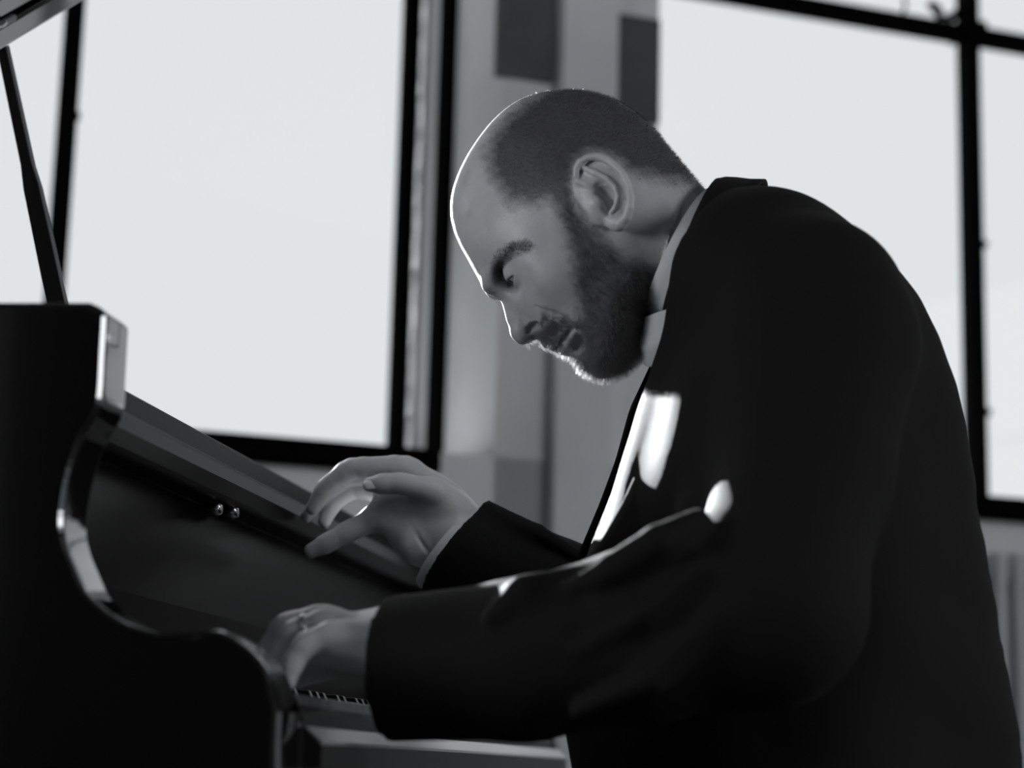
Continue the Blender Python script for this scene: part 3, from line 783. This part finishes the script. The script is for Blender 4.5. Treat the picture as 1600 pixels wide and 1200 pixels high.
vr.add(capsule(rw[1], R(672, 775, 4), 25, 17), 14); vr.add(capsule(rw[1], R(662, 838, 4), 25, 16), 14)
for J, rr in fing: vr.chain(*bend(J, rr), 6, 2.5)
vr.add(capsule(R(606, 768, 8), R(592, 806, 4), 11.5, 12), 8)
vr.add(ellip(R(694, 790, -14), (19, 12, 15)), 10)
vr.chain(*bend(*thumb), 9, 2.5)
vr.add(ellip(R(655, 858, -8), (16, 11, 13)), 12)
for a, b in (((628, 800, -16), (668, 862, -20)), ((600, 790, -8), (640, 775, -16))):       # palm creases
    vr.cut(capsule(R(*a), R(*b), 1.0, 1.0), 4)
rv, rf = vr.mesh()
# nail of the thumb is a part; left (near) hand
Y_L = -235.0
L = lambda px, py, dy: pp(px, py, Y_L + dy)
lw = [L(760, 1040, 0), L(636, 1008, 2)]
lf = [
    ([L(575, 1008, -20), L(523, 992, -24), L(478, 1006, -30), L(458, 1034, -32), L(449, 1066, -32)], [12, 10.5, 8.5, 7.6, 6.2]),
    ([L(575, 998, -4), L(512, 974, -6), L(458, 988, -8), L(437, 1024, -8), L(430, 1064, -8)], [13, 11.0, 9.2, 8.2, 6.6]),
    ([L(575, 995, 12), L(508, 968, 14), L(446, 978, 14), L(420, 1016, 14), L(412, 1058, 14)], [13, 11.2, 9.5, 8.4, 6.8]),
    ([L(575, 998, 28), L(512, 974, 34), L(456, 984, 36), L(430, 1018, 38), L(420, 1058, 38)], [13, 11.0, 9.3, 8.2, 6.8]),
    ([L(600, 1020, 34), L(560, 1030, 50), L(505, 1040, 58), L(468, 1058, 60)], [15, 12.5, 10, 7.5]),
]
vl = hand_vox(lw + [q for f_ in lf for q in f_[0]])
vl.chain(lw, [34, 28], 0)
vl.add(ellip(L(572, 1003, 6), (50, 42, 17), math.radians(8)), 14)
vl.add(capsule(lw[1], L(570, 1003, 6), 25, 20), 14)
for J, rr in lf: vl.chain(*bend(J, rr), 6, 2.5)
lv, lf_ = vl.mesh()
# forearms, arms and trunk inside the clothes, so that the figure is whole
sh_n, sh_f = P3(1268, 530, -138), P3(1250, 570, 165)
el_n, el_f = P3(1200, 975, -250), P3(1010, 985, 300)
vb = Vox((-420, -330, -620), (520, 360, 60), 6.0)
vb.chain([lw[0], el_n, P3(1256, 740, -180), sh_n], [30, 38, 38, 44], 0); vb.chain([rw[0], el_f, sh_f], [31, 42, 50], 0)
vb.chain([sh_n, P3(1190, 470, 0), sh_f], [46, 56, 46], 20)
vb.chain([P3(1120, 430, 0), P3(1215, 530, 0), P3(1270, 800, 0), P3(1300, 1180, 0), P3(1320, 1380, 0)], [44, 78, 88, 88, 95], 30)
bv, bf = vb.mesh()
allv = [hv, rv, lv, bv]; allf = [hf, rf, lf_, bf]; off = 0; F = []
for v, f in zip(allv, allf): F.append(f + off); off += len(v)
V = np.concatenate(allv); F = np.concatenate(F)
body = part('body', V, F, M['skin'])
# where hair covers the head
hw = to_world(hv); pxs = project(np.stack([hv[:, 0], -np.abs(hv[:, 1]), hv[:, 2]], 1) @ np.stack([EX, EY, EZ]) / 1000 + O_H)
hn = normals(hv, hf)
hair_poly = [(862, 130), (835, 150), (802, 174), (783, 195), (768, 220), (762, 245), (767, 272), (783, 297), (797, 320), (827, 318), (860, 313), (874, 332), (884, 352), (912, 350), (902, 300), (896, 275), (902, 255), (915, 243),
             (940, 240), (965, 254), (980, 266), (1014, 276), (1056, 284), (1092, 292), (1120, 250), (1040, 150), (940, 110)]
beard_poly = [(878, 332), (886, 368), (897, 412), (900, 453), (907, 492), (903, 507), (880, 500), (856, 494), (848, 506), (838, 520), (828, 535), (862, 552), (872, 541), (893, 516), (898, 520), (890, 540), (882, 552), (886, 580), (930, 625),
              (1010, 610), (1050, 500), (1038, 430), (1014, 419), (977, 405), (943, 377), (916, 350), (905, 338)]
lowlip = [(862, 547), (859, 534), (871, 521), (890, 511), (905, 516), (912, 530), (914, 545), (904, 556), (888, 552), (874, 548)]
def on_ear(v): return np.abs(v[:, 1]) > 79
dh, db = poly_dist(pxs, hair_poly), poly_dist(pxs, beard_poly); dl = poly_dist(pxs, lowlip)
nz = 1.5 * np.sin(hv[:, 0] * .31 + hv[:, 2] * .17) + 1.5 * np.sin(hv[:, 2] * .47 - hv[:, 0] * .23 + 1.3) + 1.2 * np.sin(hv[:, 0] * .71 + hv[:, 1] * .5 + hv[:, 2] * .55) + RNG.normal(0, 1.5, len(hv))
ear_zone = poly_dist(pxs, [(897, 262), (904, 251), (918, 243), (935, 241), (950, 246), (965, 257), (980, 274), (990, 300), (991, 325), (984, 345), (968, 362), (945, 358), (925, 335), (905, 315), (897, 290)])
sm = lambda d, w: np.clip(.5 - d / (2 * w), 0, 1)
cover_h = sm(dh + nz, 15); cover_b = sm(db + nz, 13) * (1 - .72 * sm(dl, 4))
cover = np.maximum(cover_h * .93, cover_b * .72) * np.clip(ear_zone / 4, 0, 1)
brow_line = [P3(769, 447, -10), P3(776, 424, -25), P3(786, 402, -40), P3(808, 388, -52), P3(824, 387, -57)]
av = np.stack([hv[:, 0], -np.abs(hv[:, 1]), hv[:, 2]], 1)
def line_dist(p, line):
    d = np.full(len(p), 1e9)
    for a, b in zip(line[:-1], line[1:]):
        e = b - a; t = np.clip((p - a) @ e / (e @ e), 0, 1); d = np.minimum(d, np.linalg.norm(p - a - t[:, None] * e, axis=1))
    return d
bd = line_dist(av, brow_line)
brow = sm(bd - 6, 2.5)
cover = np.maximum(cover, brow * .75)
at = body.data.attributes.new('hair_cover', 'FLOAT', 'POINT')
full = np.zeros(len(V), dtype=np.float32); full[:len(hv)] = cover; at.data.foreach_set('value', full)
# ---------------------------------------------------------------- hair strands
def strands(name, weight, count, length, rad, lean, mat, jitter=.35, droop=0.0):
    tri = np.concatenate([hf[:, [0, 1, 2]], hf[:, [0, 2, 3]]])
    a, b, c = hv[tri[:, 0]], hv[tri[:, 1]], hv[tri[:, 2]]
    ar = np.linalg.norm(np.cross(b - a, c - a), axis=1) * weight[tri].mean(1) ** 1.2
    pr = ar / ar.sum(); idx = RNG.choice(len(tri), count, p=pr)
    u = RNG.random((count, 2)); fl = u.sum(1) > 1; u[fl] = 1 - u[fl]
    p = a[idx] + (b - a)[idx] * u[:, :1] + (c - a)[idx] * u[:, 1:]
    nn = hn[tri[idx]].mean(1)
    d = nn + lean(p, nn) + RNG.normal(0, jitter, (count, 3)); d /= np.linalg.norm(d, axis=1, keepdims=True)
    ln = length * (0.55 + .65 * RNG.random((count, 1)))
    s1 = np.cross(d, RNG.normal(0, 1, (count, 3))); s1 /= np.linalg.norm(s1, axis=1, keepdims=True); s2 = np.cross(d, s1)
    base = p - nn * .6
    mid = base + d * ln * .55; tip = mid + (d + lean(p, nn) * .9 * droop) * ln * .45
    v = np.stack([base + s1 * rad, base + (-.5 * s1 + .87 * s2) * rad, base + (-.5 * s1 - .87 * s2) * rad,
                  mid + s1 * rad * .8, mid + (-.5 * s1 + .87 * s2) * rad * .8, mid + (-.5 * s1 - .87 * s2) * rad * .8, tip], 1).reshape(-1, 3)
    f0 = np.array([[0, 1, 4], [0, 4, 3], [1, 2, 5], [1, 5, 4], [2, 0, 3], [2, 3, 5], [3, 4, 6], [4, 5, 6], [5, 3, 6]])
    f = (f0[None] + 7 * np.arange(count)[:, None, None]).reshape(-1, 3)
    return part(name, v, f, mat)
scalp = lambda p, n: np.array([.5, 0, -.25]) + 0 * p
strands('hair', cover_h * np.clip(ear_zone / 6, 0, 1), 26000, 3.4, .075, scalp, M['hair'], .3)
bl = lambda p, n: np.stack([.25 + 0 * p[:, 0], 0 * p[:, 0], -.75 + 0 * p[:, 0]], 1)
mous = sm(poly_dist(pxs, [(830, 515), (852, 490), (912, 503), (905, 516), (888, 511), (868, 522), (858, 536), (866, 552), (826, 540)]), 2)
chinb = cover_b * np.clip(ear_zone / 6, 0, 1)
strands('moustache', cover_b * mous, 3600, 5.5, .10, lambda p, n: np.stack([.9 + 0 * p[:, 0], .35 * np.sign(p[:, 1]), -.35 + 0 * p[:, 0]], 1), M['beard'], .25, .3)
strands('beard', chinb * (1 - mous), 16000, 7.5, .10, bl, M['beard'], .3, .3)
strands('eyebrows', np.where(bd < 10, brow, 0), 1700, 6.0, .10, lambda p, n: np.stack([.8 + 0 * p[:, 0], .6 * np.sign(p[:, 1]), .5 + 0 * p[:, 0]], 1), M['hair'], .25)
# ---------------------------------------------------------------- eyeballs
def sphere_mesh(c, r, nu=32, nv_=20):
    v = []; f = []
    for i in range(nv_ + 1):
        for j in range(nu):
            a = math.pi * i / nv_; b = 2 * math.pi * j / nu
            v.append((c[0] + r * math.sin(a) * math.cos(b), c[1] + r * math.sin(a) * math.sin(b), c[2] + r * math.cos(a)))
    for i in range(nv_):
        for j in range(nu): f.append([i * nu + j, (i + 1) * nu + j, (i + 1) * nu + (j + 1) % nu, i * nu + (j + 1) % nu])
    return np.array(v), np.array(f)
for s in (-1, 1):
    c = mir(EYE, s); v, f = sphere_mesh(c, 12.1, 48, 32); o = part('eyeball', v, f, M['eye'])
    g = np.array([-.45, .05, -.89]); g /= np.linalg.norm(g)
    d = ((v - c) / 12.1) @ g
    a = o.data.attributes.new('iris', 'FLOAT', 'POINT'); a.data.foreach_set('value', np.clip((d - .86) / .03, 0, 1).astype(np.float32))
# eyelashes on the lowered upper lid
for s in (-1, 1):
    e0 = mir(EYE, s); lv_ = []; lfc = []
    for i in range(46):
        w_ = -.92 + 1.84 * i / 45; f_ = math.sqrt(max(0, 1 - w_ * w_ * .86)) * 13.0
        b0 = e0 + udir * (2.0 - 2.2 * w_ * w_ - .9) + fdir * f_ + np.array([0, 12.0 * w_, 0])
        d_ = fdir * .8 - udir * .55 + np.array([0, .5 * w_, 0]) + RNG.normal(0, .12, 3); d_ /= np.linalg.norm(d_)
        q = np.cross(d_, (0, 1, .2)); q /= np.linalg.norm(q); p_ = np.cross(d_, q); k = len(lv_)
        lv_ += [b0 + q * .16, b0 - q * .08 + p_ * .14, b0 - q * .08 - p_ * .14, b0 + d_ * (5.0 + RNG.random())]
        lfc += [[k, k + 1, k + 3], [k + 1, k + 2, k + 3], [k + 2, k, k + 3]]
    part('eyelashes', np.array(lv_), np.array(lfc), M['hair'])
# nails
def nail(c, tdir, ndir, L_, W_):
    t = np.asarray(tdir, float); t /= np.linalg.norm(t); n = np.asarray(ndir, float); n -= t * (n @ t); n /= np.linalg.norm(n); b = np.cross(t, n)
    v = []; f = []
    NU, NV = 8, 8
    for i in range(NU + 1):
        for j in range(NV + 1):
            a = -1 + 2 * i / NU; q = -1 + 2 * j / NV
            ww = W_ * math.sqrt(max(0, 1 - .75 * abs(a) ** 4))
            v.append(c + t * a * L_ + b * q * ww + n * (-(q * q) * W_ * .42 - (a + .3) ** 2 * .5))
    m_ = (NU + 1) * (NV + 1); v += [q - n * 1.0 for q in v]
    for i in range(NU):
        for j in range(NV):
            k = i * (NV + 1) + j; f.append([k, k + NV + 1, k + NV + 2, k + 1]); f.append([m_ + k + 1, m_ + k + NV + 2, m_ + k + NV + 1, m_ + k])
    part('fingernail', np.array(v), np.array(f), M['nail'])
nail(R(580, 752, -36), R(570, 757, -28) - R(600, 754, -28), np.array([-.05, -.85, .5]), 8.0, 6.4)
nail(R(494, 782, 3), R(489, 794, 5) - R(508, 762, 4), np.array([-.7, -.4, .5]), 5.5, 4.6)
# ring on the near hand
def torus(c, axis, R_, r_, nu=28, nv_=10):
    ax = np.asarray(axis, float); ax /= np.linalg.norm(ax); a = np.cross(ax, (0.1, .3, .9)); a /= np.linalg.norm(a); b = np.cross(ax, a)
    v = [c + (R_ + r_ * math.cos(q)) * (math.cos(p) * a + math.sin(p) * b) + r_ * 1.8 * math.sin(q) * ax for p in np.linspace(0, 2 * math.pi, nu, False) for q in np.linspace(0, 2 * math.pi, nv_, False)]
    f = [[i * nv_ + j, ((i + 1) % nu) * nv_ + j, ((i + 1) % nu) * nv_ + (j + 1) % nv_, i * nv_ + (j + 1) % nv_] for i in range(nu) for j in range(nv_)]
    return np.array(v), np.array(f)
rj = lf[0][0]; rq = lf[1][0]
v, f = torus(rq[1] + (rq[2] - rq[1]) * .62, rq[2] - rq[1], 10.4, 1.1); part('finger_ring', v, f, M['gold'])
# ---------------------------------------------------------------- jacket
jv = Vox((-440, -350, -640), (560, 380, 90), 4.0)
back_c = [(1118, 318), (1195, 322), (1245, 332), (1300, 356), (1350, 384), (1398, 424), (1438, 474), (1468, 534), (1494, 606), (1510, 670), (1524, 760), (1538, 850), (1556, 950), (1576, 1060), (1592, 1150), (1612, 1300), (1625, 1440),
          (1450, 1480), (1250, 1470), (1060, 1440), (960, 1380), (905, 1250), (884, 1130), (884, 1020), (900, 930), (920, 870), (950, 795), (978, 715), (1000, 650), (1020, 590), (1045, 520), (1075, 440), (1100, 370)]
back_i = [(1160, 400, 80), (1200, 420, 105), (1260, 430, 115), (1330, 450, 105), (1400, 520, 95), (1150, 500, 110), (1250, 560, 165), (1350, 600, 160), (1430, 640, 110), (1050, 590, 80), (1100, 600, 118), (1030, 690, 108), (1080, 700, 145), (1150, 700, 165), (1300, 760, 175), (1420, 780, 140), (1480, 780, 90),
          (1005, 770, 115), (975, 830, 112), (960, 900, 112), (1100, 900, 165), (1250, 950, 175), (1400, 950, 160), (1500, 950, 95), (950, 1100, 105), (1050, 1100, 150), (1200, 1150, 170), (1350, 1150, 170), (1480, 1150, 120), (1000, 1300, 120), (1200, 1350, 165), (1400, 1350, 165), (1540, 1300, 90)]
jv.F = relief(jv, back_c, back_i, 30, -6500.0)
jv.F = np.minimum(jv.F, 60)
jv.chain([P3(1190, 436, -85), P3(1262, 490, -130), P3(1278, 540, -150), P3(1256, 740, -185), P3(1205, 950, -250)], [64, 71, 73, 62, 58], 55, 12)
jv.chain([P3(1185, 450, 90), P3(1255, 540, 150), P3(1255, 580, 180), P3(1150, 790, 255), el_f], [56, 60, 64, 60, 56], 55, 12)
cuff_n = L(610, 1030, 0); cuff_f = R(706, 868, 0)
def axis(a, b): d = np.asarray(b, float) - np.asarray(a, float); return d / np.linalg.norm(d)
jv.chain([P3(1196, 950, -262), P3(1010, 990, -262), P3(820, 1030, -250), L(600, 1045, 0)], [62, 58, 54, 50], 30, 10)
jv.chain([el_f, R(870, 935, 4), R(690, 845, 0)], [56, 54, 54], 30, 10)
# the cloth between chest and upper arm lies as one slope
for row in (([P3(1122, 610, -58), P3(1190, 610, -98), P3(1250, 600, -132)], [40, 48, 60]), ([P3(1096, 700, -66), P3(1176, 700, -110), P3(1248, 700, -152)], [40, 48, 58]),
            ([P3(1066, 785, -75), P3(1155, 785, -122), P3(1225, 785, -172)], [36, 46, 56])):
    jv.chain(row[0], row[1], 40, 14)
jv.chain([P3(1146, 620, -128), P3(1136, 720, -146), P3(1120, 805, -172)], [27, 28, 28], 55, 10)
# folds
def fold(pts, r, k): jv.chain([np.asarray(p) for p in pts], r, k, 2)
for pts, r in (([P3(1090, 812, -300), P3(1030, 850, -318), P3(960, 892, -312), P3(880, 930, -296)], [8, 13, 12, 6]),
               ([P3(880, 912, -285), P3(820, 925, -290), P3(770, 965, -300)], [6, 11, 7]),
               ([P3(1090, 880, -318), P3(1010, 960, -322), P3(900, 1020, -306)], [8, 12, 8]),
               ([P3(1120, 960, -318), P3(1020, 1060, -322), P3(900, 1110, -300)], [8, 10, 6]),
               ([R(760, 790, -30), R(840, 830, -40), R(905, 870, -40)], [4, 7, 6])):
    fold(pts, r, 16)
for pts in ([P3(1100, 850, -322), P3(1000, 915, -330), P3(900, 965, -318)], [P3(900, 935, -312), P3(800, 975, -312)], [P3(1110, 920, -330), P3(1000, 1010, -332)]):
    for a, b in zip(pts[:-1], pts[1:]): jv.cut(capsule(a, b, 4, 4), 14)
# sleeve ends cut square and hollowed
def sleeve_end(c, d, r_in, tilt=0):
    d = np.asarray(d, float); d /= np.linalg.norm(d)
    def half(X, Y, Z): return -((X - c[0]) * d[0] + (Y - c[1]) * d[1] + (Z - c[2]) * d[2])
    lo = np.minimum(c, c + d * 160) - 75; hi = np.maximum(c, c + d * 160) + 75
    sl, X, Y, Z = jv._sl(lo, hi, 0)
    r2 = (X - c[0]) ** 2 + (Y - c[1]) ** 2 + (Z - c[2]) ** 2
    near = r2 < 170 ** 2
    h = half(X, Y, Z)
    jv.F[sl] = np.where(near, np.maximum(jv.F[sl], -h), jv.F[sl])
    jv.cut(capsule(c + d * 20, c - d * 45, r_in, r_in * .85), 3)
dn_ = axis(P3(820, 1030, -250), cuff_n); df_ = np.array([-.80, 0, .60])
sleeve_end(cuff_n, dn_, 38); sleeve_end(cuff_f, df_, 42)
# neck opening and front opening
jv.cut(capsule(P3(960, 360, 0), P3(1128, 430, 0), 66, 66), 4)
jacket_solid = jv.F.copy()
# the near front edge is drawn back and lets the shirt be seen
fr = [P3(1015, 565, -34), P3(996, 645, -40), P3(978, 720, -44), P3(944, 800, -40), P3(908, 880, -30)]
for i in range(4): jv.cut(capsule(fr[i], fr[i + 1], [5, 9, 12, 9, 4][i], [5, 9, 12, 9, 4][i + 1]), 4)
jv_v, jv_f = jv.mesh()
jacket = part('jacket', jv_v, jv_f, M['wool'])
jacket['label'] = 'dark wool suit jacket'
# ---------------------------------------------------------------- shirt
sa = [int((-60 + 440) / 4), int((-140 + 350) / 4), int((-340 + 640) / 4)]; sb = [int((340 + 440) / 4), int((140 + 350) / 4), int((60 + 640) / 4)]
sv = Vox(jv.lo + np.array(sa) * 4.0, jv.lo + (np.array(sb) - 1) * 4.0, 4.0)
sv.n = np.array(sb) - np.array(sa); sv.ax = [jv.ax[i][sa[i]:sb[i]] for i in range(3)]
sv.F = relief(sv, [(1125, 330), (1230, 380), (1330, 480), (1400, 700), (1300, 880), (1100, 900), (945, 880), (950, 830), (970, 775), (990, 712), (1004, 660), (1010, 610), (1010, 570), (1012, 530), (1040, 450), (1080, 380)],
              [(1100, 480, 65), (1200, 500, 90), (1080, 600, 75), (1200, 700, 110), (1050, 700, 70), (1010, 800, 70), (1030, 620, 42), (1100, 800, 100), (1300, 650, 90)], 25, -1200.0)
sv.F = np.maximum(np.minimum(sv.F, 60), jacket_solid[sa[0]:sb[0], sa[1]:sb[1], sa[2]:sb[2]] + 5)
shv, shf = sv.mesh()
waistcoat = part('waistcoat', shv, shf, M['shirt'])
def ring_sheet(name, centre, ax_, e1, e2, rows, a0, a1, mat, parent, n=72, thick=1.6, bump=0.0):
    """sheet round an axis: rows = (offset along axis, r1, r2); angle from a0 to a1"""
    v = []; m_ = len(rows); f = []
    for lay in (0, thick):
        for (h, r1, r2) in rows:
            for j in range(n + 1):
                a = a0 + (a1 - a0) * j / n
                w = bump * math.sin(5 * a + h * .2)
                v.append(centre + ax_ * (h + w) + e1 * math.cos(a) * (r1 + lay) + e2 * math.sin(a) * (r2 + lay))
    K = m_ * (n + 1)
    for i in range(m_ - 1):
        for j in range(n):
            k = i * (n + 1) + j; f.append([k, k + n + 1, k + n + 2, k + 1]); f.append([K + k + 1, K + k + n + 2, K + k + n + 1, K + k])
    for j in range(n):
        f.append([j + 1, K + j + 1, K + j, j]); k = (m_ - 1) * (n + 1) + j; f.append([k, K + k, K + k + 1, k + 1])
    for i in range(m_ - 1):
        k = i * (n + 1); f.append([k, K + k, K + k + n + 1, k + n + 1]); k = k + n; f.append([k + n + 1, K + k + n + 1, K + k, k])
    return part(name, np.array(v), np.array(f), mat, parent)
def strip(name, left, right, mat, parent, th=3.0, n=24, bulge=3.0):
    """thick ribbon between two 3-D polylines"""
    def res(P, n):
        P = np.array(P); s_ = np.r_[0, np.cumsum(np.linalg.norm(np.diff(P, axis=0), axis=1))]; t = np.linspace(0, s_[-1], n)
        return np.stack([np.interp(t, s_, P[:, i]) for i in range(3)], 1)
    A, B = res(left, n), res(right, n); cols = 7
    G = np.stack([A + (B - A) * (j / (cols - 1)) for j in range(cols)], 1)
    gu = np.gradient(G, axis=0); gv = np.gradient(G, axis=1); nn = np.cross(gu, gv); nn /= np.linalg.norm(nn, axis=2, keepdims=True) + 1e-9
    bul = (np.sin(np.linspace(0, math.pi, cols)) * bulge)[None, :, None]
    if nn[..., 1].mean() > 0: nn = -nn
    top = G + nn * (th / 2 + bul); bot = G + nn * (-th / 2 + bul)
    v = np.concatenate([top.reshape(-1, 3), bot.reshape(-1, 3)]); K = n * cols; f = []
    for i in range(n - 1):
        for j in range(cols - 1):
            k = i * cols + j; f += [[k, k + 1, k + cols + 1, k + cols], [K + k + cols, K + k + cols + 1, K + k + 1, K + k]]
        k = i * cols; f += [[k, k + cols, K + k + cols, K + k]]; k += cols - 1; f += [[k + cols, k, K + k, K + k + cols]]
    for j in range(cols - 1):
        f += [[j + 1, j, K + j, K + j + 1]]; k = (n - 1) * cols + j; f += [[k, k + 1, K + k + 1, K + k]]
    return part(name, v, np.array(f), mat, parent)
# collar: the ring is seen nearly edge on
cA, cB = P3(1112, 302, 0), P3(1006, 508, 0)
cc_ = (cA + cB) / 2; e1 = axis(cA, cB); nax = np.array([-e1[2], 0, e1[0]])
if nax[0] < 0: nax = -nax                               # from the head into the torso
rr = np.linalg.norm(cB - cA) / 2
shirt = ring_sheet('shirt', cc_ + nax * 6, nax, e1, np.array([0, 1.0, 0]), [(0, rr - 1.5, 64.5), (14, rr - .5, 66), (34, rr + 2.5, 70), (60, rr + 6, 76)], math.radians(0), math.radians(360), M['cotton'], man)
ring_sheet('collar', cc_, nax, e1, np.array([0, 1.0, 0]), [(0, rr, 66), (9, rr + 1.5, 67.5), (22, rr + 4, 71), (36, rr + 8, 75)], math.radians(12), math.radians(348), M['cotton'], shirt)
def cuff_ring(name, c, d, r1, r2, e1_, a, b):
    e1_ = e1_ - d * (e1_ @ d); e1_ /= np.linalg.norm(e1_); e2_ = np.cross(d, e1_)
    ring_sheet(name, c, d, e1_, e2_, [(a, r1 * .9, r2 * .9), (-4, r1 * .97, r2 * .97), (b * .6, r1, r2), (b, r1 - 1.5, r2 - 1.5)], 0, 2 * math.pi, M['cotton'], shirt)
cuff_ring('cuff', cuff_f, df_, 41, 37, np.array([.60, 0, .80]), -40, 10)
cuff_ring('cuff', cuff_n, dn_, 33, 34, np.array([0, 0, 1.0]), -40, -6)
strip('collar_tip', [P3(1008, 496, -38), P3(1000, 540, -26), P3(1008, 566, -14)], [P3(1056, 480, -62), P3(1046, 538, -52), P3(1024, 574, -26)], M['cotton'], shirt, th=2.0)
# ---------------------------------------------------------------- lapels and jacket collar
strip('lapel', [P3(1036, 560, -74), P3(1024, 640, -94), P3(1006, 715, -108), P3(972, 790, -112), P3(928, 866, -108)], [P3(1110, 555, -112), P3(1130, 640, -134), P3(1115, 740, -146), P3(1070, 830, -148), P3(990, 890, -125)], M['wool'], jacket)
strip('lapel', [P3(1018, 572, 30), P3(986, 640, 36), P3(964, 720, 40), P3(938, 790, 44), P3(905, 868, 48)], [P3(1040, 560, 90), P3(1020, 640, 110), P3(1000, 740, 120), P3(970, 820, 116), P3(930, 890, 84)], M['wool'], jacket)
# jacket collar round the back of the neck: standing band whose top edge shows against the window
jA, jB = P3(1137, 288, 0), P3(1040, 545, 0)
jc = (jA + jB) / 2; je = axis(jA, jB); jn = np.array([-je[2], 0, je[0]]); jn = jn if jn[0] > 0 else -jn
jr = np.linalg.norm(jB - jA) / 2
ring_sheet('jacket_collar', jc, jn, je, np.array([0, 1.0, 0]), [(-6, jr - 4, 72), (0, jr - 1, 76), (8, jr + 1, 80), (20, jr + 3, 86), (32, jr + 6, 95)], math.radians(28), math.radians(332), M['wool'], jacket, thick=4)
# ---------------------------------------------------------------- trousers and shoes
wz = lambda t_, x, z: np.array([x, t_, (z - O_H[2]) * 1000])
tv = Vox((-480, -260, -1090), (480, 260, -440), 7.0)
hip = P3(1420, 1450, 0); hipz = .585
for s in (-1, 1):
    hp_ = np.array([hip[0], s * 95, (hipz - O_H[2]) * 1000]); kn = np.array([-190, s * 130, (.515 - O_H[2]) * 1000]); an = np.array([-170 - 40 * s, s * 120, (.12 - O_H[2]) * 1000])
    tv.chain([hp_, kn, an], [86, 64, 56], 20, 14)
tv.chain([np.array([hip[0] - 10, -60, (.62 - O_H[2]) * 1000]), np.array([hip[0] - 10, 60, (.62 - O_H[2]) * 1000])], [118, 118], 30)
tvv, tvf = tv.mesh(); part('trousers', tvv, tvf, M['trouser'])
for s in (-1, 1):
    x0 = -170 - 40 * s; zf = (0 - O_H[2]) * 1000
    sv_ = Vox((x0 - 220, s * 120 - 60, zf), (x0 + 90, s * 120 + 60, zf + 130), 5.0)
    sv_.add(ellip((x0 - 60, s * 120, zf + 38), (135, 45, 40))); sv_.add(capsule((x0 + 5, s * 120, zf + 45), (x0 + 5, s * 120, zf + 110), 42, 40), 20)
    sv_.F = np.maximum(sv_.F, -(sv_.ax[2][None, None, :] - (zf + 2)))
    a, b = sv_.mesh(); part('shoe', a, b, M['shoe'])
# ================================================================== the bench
bc = O_H + EX * (hip[0] / 1000 + .0); bc = np.array([bc[0], bc[1], 0])
bench = tag(empty('piano_bench', bc), 'black padded piano bench under the seated man', 'bench')
Geo().box(bc + EZ * .42, EX * .19, EY * .36, EZ * .045, .0).build('seat', M['leather'], bench, False, .02)
Geo().box(bc + EZ * .35, EX * .17, EY * .34, EZ * .025).build('frame', M['satin'], bench, False, .004)
for sx in (-1, 1):
    for sy in (-1, 1):
        Geo().box(bc + EX * .14 * sx + EY * .3 * sy + EZ * .163, EX * .022, EY * .022, EZ * .162).build('leg', M['satin'], bench, False, .004)
